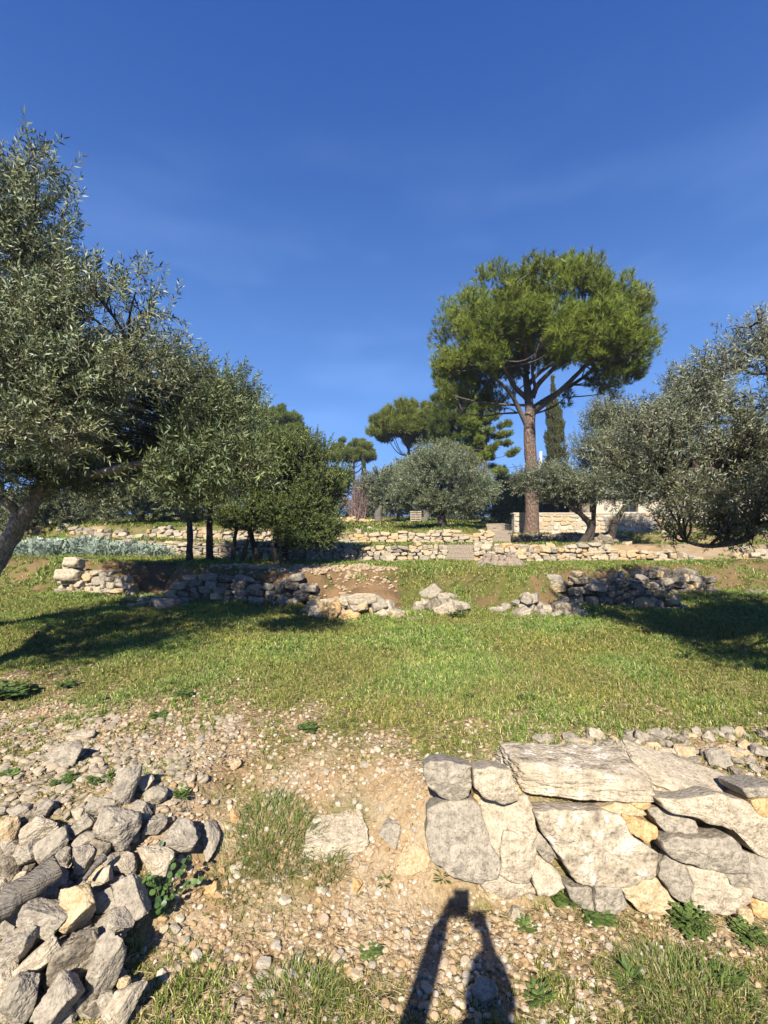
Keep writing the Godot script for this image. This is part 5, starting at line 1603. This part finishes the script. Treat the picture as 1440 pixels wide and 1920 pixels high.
func weeds() -> void:
	rng.seed = 161
	var deep := Color(0.06, 0.10, 0.028)
	var bright := Color(0.13, 0.19, 0.05)
	for w in [
		["dark leafy weed at the lawn's ragged edge, left of centre", 343, 1305, 0.10, 60, 0.3, 0.5, 3],
		["dark weed low on the bare patch below the lawn's edge", 577, 1368, 0.085, 50, 0.3, 0.6, 3],
		["dark bushy weed in the grass right of centre", 990, 1315, 0.09, 60, 0.3, 0.7, 3],
		["dark weed in the grass left of the bushy one", 880, 1308, 0.07, 36, 0.3, 0.6, 3],
		["broad weed patch by the left edge, in half shade", 18, 1305, 0.20, 90, 0.28, 0.6, 3],
		["small green weed right of the shaded patch at left", 125, 1288, 0.12, 34, 0.25, 0.5, 2],
		["weed with strap leaves standing in the right part of the lawn", 1288, 1242, 0.16, 22, 0.09, 1.0, 1],
		["flat green weed on the gravel above the boulder heap", 120, 1470, 0.085, 30, 0.28, 0.4, 2],
		["bright green weed on the gravel beside the tall grey boulder", 188, 1466, 0.085, 34, 0.28, 0.4, 2],
		["round-leaved weed at the left edge above the heap", 15, 1458, 0.08, 16, 0.36, 0.5, 1],
		["dark weed among the stones at the heap's right edge", 340, 1497, 0.06, 40, 0.3, 0.8, 2],
		["lush green weed at the foot of the slab wall, left", 1060, 1690, 0.10, 70, 0.34, 0.9, 2],
		["feathery dark weed at the foot of the slab wall, right", 1295, 1745, 0.11, 110, 0.16, 0.9, 4],
		["grey-green weed in the lower right corner by the wall's foot", 1405, 1765, 0.09, 60, 0.2, 0.8, 3],
		["blue-green spiky weed touching the top of the shadow", 830, 1655, 0.07, 60, 0.08, 1.2, 1],
		["low spreading weed on the pebbles left of the shadow", 695, 1790, 0.06, 30, 0.3, 0.4, 2],
		["ragged weed on the grass at the bottom edge, right of the shadow", 1010, 1880, 0.07, 40, 0.2, 0.8, 2],
		["low weed between the shadow and the wall's lush weed", 985, 1745, 0.06, 34, 0.24, 0.7, 2],
		["small strap-leaved weed at the bottom right", 1180, 1850, 0.09, 26, 0.1, 1.0, 1],
		["broad low weed in the grass right of the strap-leaved one", 1370, 1840, 0.08, 40, 0.26, 0.5, 2],
		["clover-like patch at the wall's foot under the big centre slab", 1120, 1720, 0.09, 90, 0.4, 0.5, 1],
		["wispy weed between pebbles below the flat stone", 722, 1660, 0.05, 30, 0.12, 1.0, 1],
		["pale green weed at the lawn's edge, on the left third", 295, 1345, 0.08, 34, 0.3, 0.4, 2],
		["green weed on the lawn before the small stone heap", 855, 1158, 0.18, 30, 0.25, 0.5, 2],
		["clump of green leaves below the sunlit wall stretch", 180, 1120, 0.22, 40, 0.25, 0.4, 2],
	]:
		var p := hit(w[1], w[2])
		p = on_ground(p.x, -p.z)
		solo("weed", w[0], "weed", herb(w[4], w[3] * 0.85, w[5], w[6], deep, bright, w[7]), M.herb, Transform3D(Basis(), p))
	# round-leaved seedling bush at the heap's edge: every leaf a piece of its own
	var root := thing("leafy_plant", "green plant with small round leaves growing out of the boulder heap", "plant", on_ground(hit(305, 1720).x, -hit(305, 1720).z, -0.02))
	var leaf := Geo.new()
	var rim := []
	for k in 10:
		var a := TAU * k / 10.0
		rim.append(Vector3(sin(a) * 0.5, absf(sin(a)) * 0.09, 0.5 - 0.5 * cos(a)))
	var c := leaf.vert(Vector3(0, 0, 0.5))
	for k in 10:
		leaf.vert(rim[k])
	for k in 10:
		leaf.tri(c, 1 + k, 1 + (k + 1) % 10)
	var leaf_mesh := leaf.mesh()
	var greens := []
	for k in 4:
		var m := leaf_mat(0.45, 0.4, 0.3)
		m.albedo_color = lin(0.035 + 0.012 * k, 0.075 + 0.02 * k, 0.022 + 0.004 * k)
		greens.append(m)
	var stems := Geo.new()
	for k in 12:
		var a := rr(0, TAU)
		var top := Vector3(cos(a) * rr(0.03, 0.15), rr(0.10, 0.26), sin(a) * rr(0.02, 0.11) - 0.02)
		var line := curve([Vector3(0, -0.02, 0), top * 0.5 + Vector3(0, 0.03, 0), top], 4)
		stems.tube(line, taper(line.size(), 0.0025, 0.0012), 4, Color(0.10, 0.12, 0.05))
		for j in 9:
			var q: Vector3 = line[2 + rng.randi() % 7]
			var y := (Vector3(0, 1, 0.5) + rdir() * 0.6).normalized()
			var z := y.cross(rdir()).normalized()
			var s := rr(0.016, 0.027)
			part(root, "leaf", leaf_mesh, greens[rng.randi() % 4], Transform3D(Basis(y.cross(z) * s, y * s, z * s), q + rdir() * 0.012))
	part(root, "stems", stems.mesh(), M.herb)
	# grass tussocks
	for t in [["green tussock of fine grass by the broad flat stone", 520, 1572, 0.40, 0.075, 1200], ["flattened straw-coloured tussock trailing below the green one", 455, 1632, 0.34, 0.055, 500], ["loose grass tuft at the lower left of the flat stone", 610, 1620, 0.22, 0.07, 400], ["green grass tuft in the lower right corner", 1290, 1880, 0.5, 0.07, 1300], ["grass tuft at the bottom edge below the tussock", 560, 1880, 0.34, 0.06, 500]]:
		var p := hit(t[1], t[2])
		var g := Geo.new()
		for k in t[5]:
			var a := rr(0, TAU)
			var o: Vector3 = Vector3(cos(a), 0, sin(a)) * t[3] * 0.45 * sqrt(rng.randf())
			var out: Vector3 = (o / t[3] * 2.0 + rdir() * 0.8) * Vector3(1, 0, 1)
			var h: float = t[4] * rr(0.5, 1.15)
			var straw := rng.randf() < 0.24
			if straw:
				out *= 1.7
				h *= 0.7
			var col := Color(0.38, 0.33, 0.18) if straw else Color(0.065, 0.115, 0.022).lerp(Color(0.17, 0.21, 0.06), rng.randf())
			var w: Vector3 = out.cross(Vector3.UP).normalized() * rr(0.0012, 0.002)
			var y0 := ground_h(p.x + o.x, -(p.z + o.z)) - p.y - 0.005
			o.y = y0
			var m: Vector3 = o + Vector3(0, h * 0.65, 0) + out * h * 0.35
			var e: Vector3 = o + Vector3(0, h * 0.8, 0) + out * h * 1.0
			g.face4(o - w, o + w, m + w * 0.8, m - w * 0.8, col)
			g.face(m - w * 0.8, m + w * 0.8, e, col)
		solo("grass_tussock", t[0], "grass", g.mesh(), M.blade, Transform3D(Basis(), p))


func loose_stones() -> void:
	rng.seed = 171
	# the larger pebbles, one by one
	var pms := []
	for c in [Color(0.42, 0.345, 0.245), Color(0.38, 0.295, 0.19), Color(0.38, 0.27, 0.145), Color(0.35, 0.315, 0.26), Color(0.47, 0.42, 0.335)]:
		var m: StandardMaterial3D = M.pebble.duplicate()
		m.albedo_color = lin(c.r, c.g, c.b)
		pms.append(m)
	var n := 0
	while n < 250:
		var px := rr(250, 1040)
		var py := rr(1330, 1910)
		var p := hit(px, py)
		var d := -p.z
		if greenness(p.x, d) > 0.7 or (p.x > 0.2 and d > 1.95 and d < 2.5) or (px < 300 and py > 1480):
			continue
		n += 1
		var s := rr(0.012, 0.026) * (1.3 if rng.randf() < 0.12 else 1.0)
		solo("pebble", "pale limestone pebble lying loose on the bare pebbly soil", "pebble", near_rocks[n % 12] if s > 0.024 else chip_rocks[n % 8], pms[rng.randi() % 5], Transform3D(stone_basis(rr(0, TAU), rr(-0.4, 0.4), rr(-0.4, 0.4), Vector3(s * rr(0.7, 1.0), s * rr(0.45, 0.7), s * rr(0.6, 0.9))), on_ground(p.x, d, s * 0.3)), "loose pebbles on the bare slope")
	# the rest, down to grit
	var xf := []
	var tn := []
	for s in 3:
		xf.append([])
		tn.append([])
	var tries := 0
	while tries < 110000:
		tries += 1
		var d := 1.1 + 4.4 * pow(rng.randf(), 1.5)
		var x := rr(-0.95, 0.95) * (d + 0.6)
		var g := greenness(x, d)
		if rng.randf() < g * 1.15 - 0.05 or rng.randf() < smoothstep(3.2, 5.0, d):
			continue
		if mid.get_noise_2d(x * 2.0 + 20.0, d * 2.0) < rr(-0.95, 0.05):
			continue
		var s := lerpf(0.003, 0.0165, pow(rng.randf(), 2.7))
		var j := rng.randi() % 3
		xf[j].append(Transform3D(stone_basis(rr(0, TAU), rr(-0.5, 0.5), rr(-0.5, 0.5), Vector3(s * rr(0.7, 1.1), s * rr(0.4, 0.75), s * rr(0.7, 1.0))), on_ground(x, d, s * 0.25)))
		var c := Color(0.45, 0.36, 0.245).lerp(Color(0.34, 0.235, 0.13), rng.randf())
		if rng.randf() < 0.25:
			c = Color(0.47, 0.42, 0.35)
		tn[j].append(c * rr(0.8, 1.1))
	# chips on the terrace beyond
	for k in 1500:
		var x := rr(-3.2, 0.6)
		var d := rr(8.0, 10.8)
		if greenness(x, d) > 0.45:
			continue
		var s := rr(0.012, 0.05)
		xf[k % 3].append(Transform3D(stone_basis(rr(0, TAU), rr(-0.5, 0.5), rr(-0.5, 0.5), Vector3(s, s * 0.55, s * 0.8)), on_ground(x, d, s * 0.2)))
		tn[k % 3].append(Color(0.42, 0.345, 0.25).lerp(Color(0.34, 0.25, 0.16), rng.randf()))
	var root := thing("grit", "small pebbles and grit strewn over the bare ochre soil", "gravel")
	root.set_meta("kind", "stuff")
	for s in 3:
		multi(root, "small_pebbles", chip_rocks[s], M.pebble, xf[s], tn[s])


func grass() -> void:
	rng.seed = 181
	var xf := [[], [], [], []]
	var tn := [[], [], [], []]
	# bands: from, to, tufts per square metre, blade height, widening
	for q in [[1.1, 2.0, 2300.0, 0.046, 0.75], [2.0, 2.8, 2000.0, 0.038, 0.8], [2.8, 5.0, 1500.0, 0.05, 0.85], [5.0, 8.2, 900.0, 0.068, 1.0], [8.2, 12.3, 330.0, 0.085, 1.3], [12.3, 17.0, 120.0, 0.10, 1.6], [17.0, 33.0, 26.0, 0.13, 2.6]]:
		var area: float = 1.9 * (q[1] * q[1] - q[0] * q[0]) * 0.5
		for k in int(area * q[2]):
			var d := sqrt(lerpf(q[0] * q[0], q[1] * q[1], rng.randf()))
			var x := rr(-0.95, 0.95) * d + rr(-0.3, 0.3)
			var g := greenness(x, d)
			if rng.randf() > pow(g, 1.5):
				continue
			var n := soft.get_noise_2d(x * 1.3, d * 1.3)
			var h: float = q[3] * rr(0.6, 1.4) * (0.7 + 0.5 * g + 0.5 * n)
			var j := rng.randi() % 4
			if rng.randf() < 0.3 - n * 0.6:
				j = 1 + rng.randi() % 2
			xf[j].append(Transform3D(Basis(Vector3.UP, rr(0, TAU)) * Basis.from_scale(Vector3(h * q[4] * 1.1, h, h * q[4] * 1.1)), on_ground(x, d, -0.004)))
			var t := rr(0.8, 1.2) * (1.0 + n * 0.25)
			var lush := smoothstep(-0.3, 0.5, n)
			var dry_patch := smoothstep(0.15, 0.5, mid.get_noise_2d(x * 0.5 + 30.0, d * 0.5))
			tn[j].append(Color(t * (1.12 - 0.2 * lush + 0.14 * dry_patch), t * (1.0 + 0.1 * dry_patch), t * 0.95))
	var root := thing("grass", "short winter grass with straw blades covering the terraces", "grass")
	root.set_meta("kind", "stuff")
	for j in 4:
		multi(root, "grass_tufts", grass_tufts[j], M.blade, xf[j], tn[j])
	# dry stalks lying about on the soil
	var sx := []
	var st := []
	var straw := Geo.new()
	straw.tube([Vector3(-0.5, 0, 0), Vector3(0, 0.05, 0.06), Vector3(0.5, 0, 0)], [0.016, 0.018, 0.01], 3, Color(0.44, 0.36, 0.22))
	for k in 22000:
		var d := 1.15 + 3.2 * pow(rng.randf(), 1.3)
		var x := rr(-0.95, 0.95) * (d + 0.3)
		if mid.get_noise_2d(x * 1.5 + 60.0, d * 1.5) < rr(-0.6, 0.3):
			continue
		var l := rr(0.02, 0.09)
		sx.append(Transform3D(Basis.from_euler(Vector3(rr(-0.2, 0.2), rr(0, TAU), rr(-0.25, 0.25))) * Basis.from_scale(Vector3(l, 0.06, 0.06)), on_ground(x, d, 0.006)))
		st.append(Color.WHITE * rr(0.7, 1.2))
	var dry := thing("dry_stalks", "dry straw stalks littering the soil between the stones", "straw")
	dry.set_meta("kind", "stuff")
	multi(dry, "stalks", straw.mesh(), M.blade, sx, st)
	# leaf litter of the olives
	var lx := []
	var lt := []
	var lf := Geo.new()
	lf.face4(Vector3(-0.5, 0, 0), Vector3(0, 0.05, 0.16), Vector3(0.5, 0.08, 0), Vector3(0, 0.05, -0.16), Color(0.20, 0.15, 0.09))
	for k in 7000:
		var d := 1.15 + 3.6 * pow(rng.randf(), 1.2)
		var x := rr(-0.95, 0.95) * (d + 0.3)
		if mid.get_noise_2d(x * 1.2 + 90.0, d * 1.2) < rr(-0.5, 0.35):
			continue
		var l := rr(0.015, 0.045)
		lx.append(Transform3D(Basis.from_euler(Vector3(rr(-0.4, 0.4), rr(0, TAU), rr(-0.4, 0.4))) * Basis.from_scale(Vector3(l, l, l)), on_ground(x, d, 0.007)))
		lt.append(Color(1, 1, 1).lerp(Color(1.6, 1.6, 1.5), rng.randf()) * rr(0.5, 1.1))
	var lit := thing("leaf_litter", "dead olive leaves scattered on the soil and gravel", "leaf litter")
	lit.set_meta("kind", "stuff")
	multi(lit, "dead_leaves", lf.mesh(), M.blade, lx, lt)


# ---------------------------------------------------------------- the photographer

func body_field(bones: Array, cell: float, blend: float, g: Geo, paint: Array) -> void:
	# one skin over tapered bones [a, b, ra, rb]: a smooth union meshed by surface nets
	var lo := Vector3.ONE * 99.0
	var hi := -lo
	for b in bones:
		var r: float = maxf(b[2], b[3])
		lo = lo.min((b[0] as Vector3).min(b[1]) - Vector3.ONE * (r + cell * 3.0))
		hi = hi.max((b[0] as Vector3).max(b[1]) + Vector3.ONE * (r + cell * 3.0))
	var n := Vector3i(((hi - lo) / cell).ceil()) + Vector3i.ONE
	var f := PackedFloat32Array()
	f.resize(n.x * n.y * n.z)
	f.fill(9.0)
	for b in bones:
		var r: float = maxf(b[2], b[3]) + maxf(blend * 1.5, cell * 3.0)
		var l := Vector3i((((b[0] as Vector3).min(b[1]) - Vector3.ONE * r - lo) / cell).floor()).clamp(Vector3i.ZERO, n - Vector3i.ONE)
		var h := Vector3i((((b[0] as Vector3).max(b[1]) + Vector3.ONE * r - lo) / cell).ceil()).clamp(Vector3i.ZERO, n - Vector3i.ONE)
		var a: Vector3 = b[0]
		var ab: Vector3 = b[1] - b[0]
		var len2 := maxf(ab.length_squared(), 1e-9)
		var ra: float = b[2]
		var rb: float = b[3]
		for z in range(l.z, h.z + 1):
			for y in range(l.y, h.y + 1):
				var row := (z * n.y + y) * n.x
				for x in range(l.x, h.x + 1):
					var p := lo + Vector3(x, y, z) * cell
					var t := clampf((p - a).dot(ab) / len2, 0.0, 1.0)
					var d := p.distance_to(a + ab * t) - lerpf(ra, rb, t)
					var o := f[row + x]
					var k := clampf(0.5 + 0.5 * (o - d) / blend, 0.0, 1.0)
					f[row + x] = lerpf(o, d, k) - blend * k * (1.0 - k)
	var at_cell := {}
	var step := [0, 1, n.x, n.x + 1, n.x * n.y, n.x * n.y + 1, n.x * n.y + n.x, n.x * n.y + n.x + 1]
	for z in n.z - 1:
		for y in n.y - 1:
			for x in n.x - 1:
				var i := (z * n.y + y) * n.x + x
				var inside := 0
				for k in 8:
					if f[i + step[k]] < 0.0:
						inside += 1
				if inside == 0 or inside == 8:
					continue
				var s := Vector3.ZERO
				var c := 0
				for e in [[0, 1], [2, 3], [4, 5], [6, 7], [0, 2], [1, 3], [4, 6], [5, 7], [0, 4], [1, 5], [2, 6], [3, 7]]:
					var u := f[i + step[e[0]]]
					var v := f[i + step[e[1]]]
					if (u < 0.0) != (v < 0.0):
						var t := u / (u - v)
						var pa := Vector3(e[0] & 1, (e[0] >> 1) & 1, e[0] >> 2)
						var pb := Vector3(e[1] & 1, (e[1] >> 1) & 1, e[1] >> 2)
						s += pa.lerp(pb, t)
						c += 1
				var p := lo + (Vector3(x, y, z) + s / c) * cell
				var col: Color = paint[0][1]
				for q in paint:
					if p.y >= q[0]:
						col = q[1]
				at_cell[i] = g.vert(p, col)
	for i in at_cell:
		var inside: bool = f[i] < 0.0
		for ax in 3:
			var da: int = [1, n.x, n.x * n.y][ax]
			var db: int = [n.x, n.x * n.y, 1][ax]
			var dc: int = [n.x * n.y, 1, n.x][ax]
			if (f[i + da] < 0.0) == inside:
				continue
			if at_cell.has(i - db) and at_cell.has(i - dc) and at_cell.has(i - db - dc):
				if inside:
					g.quad(at_cell[i], at_cell[i - dc], at_cell[i - db - dc], at_cell[i - db])
				else:
					g.quad(at_cell[i], at_cell[i - db], at_cell[i - db - dc], at_cell[i - dc])


func hand(g: Geo, wrist: Vector3, grip: Vector3, across: Vector3, skin: Color) -> void:
	# palm beside the phone, four fingers bent behind it and the thumb on its near face
	var bones := []
	var fwd := (grip - wrist).normalized()
	var deep := Vector3(0, 0, -1)
	bones.append([wrist, wrist.lerp(grip, 0.9), 0.026, 0.022])
	for k in 4:
		var w := (k - 1.5) * 0.02
		var knuckle := grip + fwd * w * 0.9 - across * 0.006 + deep * 0.004
		bones.append([wrist.lerp(grip, 0.4), knuckle, 0.017, 0.012])
		var l: float = [0.85, 1.0, 0.95, 0.72][k]
		var a := knuckle + (across * 0.012 + deep * 0.022) * l
		var b := a + across * 0.030 * l - deep * 0.002
		var c := b + across * 0.018 * l - deep * 0.004
		bones.append([knuckle, a, 0.0105, 0.0095])
		bones.append([a, b, 0.0095, 0.0085])
		bones.append([b, c, 0.0085, 0.0075])
	var t0 := wrist.lerp(grip, 0.45) - deep * 0.01
	var t1 := grip - deep * 0.024 + across * 0.006 - fwd * 0.01
	bones.append([t0, t1, 0.014, 0.011])
	bones.append([t1, t1 + across * 0.03 + fwd * 0.012, 0.0105, 0.0085])
	body_field(bones, 0.004, 0.006, g, [[-9.0, skin]])


func photographer() -> void:
	# stands just behind the lens; only the shadow is in the picture
	var y := ground_h(0.0, 0.3)
	var g := Geo.new()
	var skin := Color(0.42, 0.26, 0.18)
	var z := 0.26
	var x := 0.045
	var head := Vector3(x, 1.50, z)
	var lw := Vector3(-0.125, 1.585, 0.075)
	var rw := Vector3(0.082, 1.53, 0.085)
	var bones := [
		[Vector3(x, 0.92 + y, z), Vector3(x, 1.10, z), 0.145, 0.135], [Vector3(x, 1.10, z), Vector3(x, 1.30, z), 0.135, 0.15],
		[Vector3(x - 0.15, 1.335, z), Vector3(x + 0.15, 1.335, z), 0.068, 0.068], [Vector3(x, 1.28, z + 0.01), Vector3(x, 1.455, z - 0.005), 0.062, 0.052],
		[head + Vector3(0, 0.045, 0.01), head + Vector3(0, 0.055, 0.025), 0.082, 0.084], [head + Vector3(0, -0.03, -0.03), head + Vector3(0, 0.02, -0.03), 0.058, 0.066],
		[head + Vector3(0, 0.02, -0.095), head + Vector3(0, -0.012, -0.11), 0.011, 0.015],
		[head + Vector3(-0.082, 0.02, 0.01), head + Vector3(-0.084, -0.015, 0.005), 0.014, 0.011], [head + Vector3(0.082, 0.02, 0.01), head + Vector3(0.084, -0.015, 0.005), 0.014, 0.011],
		[Vector3(x - 0.17, 1.335, z), Vector3(-0.235, 1.24, 0.15), 0.064, 0.052], [Vector3(-0.235, 1.24, 0.15), lw, 0.05, 0.038],
		[Vector3(x + 0.17, 1.335, z), Vector3(0.085, 1.18, 0.13), 0.062, 0.046], [Vector3(0.085, 1.18, 0.13), rw, 0.042, 0.032],
	]
	for s in [-1.0, 1.0]:
		var hip := Vector3(x + s * 0.085, 0.90 + y, z)
		var knee := Vector3(x + s * 0.10, 0.48 + y, z - 0.02)
		var ankle := Vector3(x + s * 0.105, 0.09 + y, z + 0.02)
		bones.append([hip, knee, 0.095, 0.062])
		bones.append([knee, ankle, 0.060, 0.042])
		bones.append([ankle + Vector3(0, -0.045, 0.02), ankle + Vector3(s * 0.02, -0.055, -0.15), 0.042, 0.034])
	body_field(bones, 0.016, 0.035, g, [[-9.0, Color(0.03, 0.025, 0.022)], [y + 0.11, Color(0.05, 0.065, 0.10)], [y + 0.92, Color(0.09, 0.10, 0.085)], [1.41, skin]])
	hand(g, lw, Vector3(-0.082, 1.655, 0.035), Vector3(1, 0, 0), skin)
	hand(g, rw, Vector3(0.072, 1.60, 0.045), Vector3(-1, 0, 0), skin)
	var root := thing("person", "person in dark jacket and jeans standing, both arms raised to a phone", "person", Vector3.ZERO)
	part(root, "body", g.mesh(), M.herb)
	var hair := Geo.new()
	body_field([[head + Vector3(0, 0.085, 0.015), head + Vector3(0, 0.08, 0.045), 0.075, 0.078], [head + Vector3(0, 0.0, 0.07), head + Vector3(0, 0.06, 0.06), 0.05, 0.07]], 0.012, 0.03, hair, [[-9.0, Color(0.045, 0.03, 0.02)]])
	part(root, "hair", hair.mesh(), M.herb)
	for s in [-1.0, 1.0]:
		var eye := SphereMesh.new()
		eye.radius = 0.012
		eye.height = 0.024
		part(root, "eye", eye, M.pole, Transform3D(Basis(), head + Vector3(s * 0.032, 0.02, -0.088)))
	var shell := Geo.new()
	shell.box(Vector3(-0.062, -0.10, 0.012), Vector3(0.014, 0.03, 0.020))
	solo("phone", "dark phone held upright in both raised hands", "phone", shell.mesh(), M.cable, Transform3D(Basis(), Vector3(0.005, EYE, 0)))
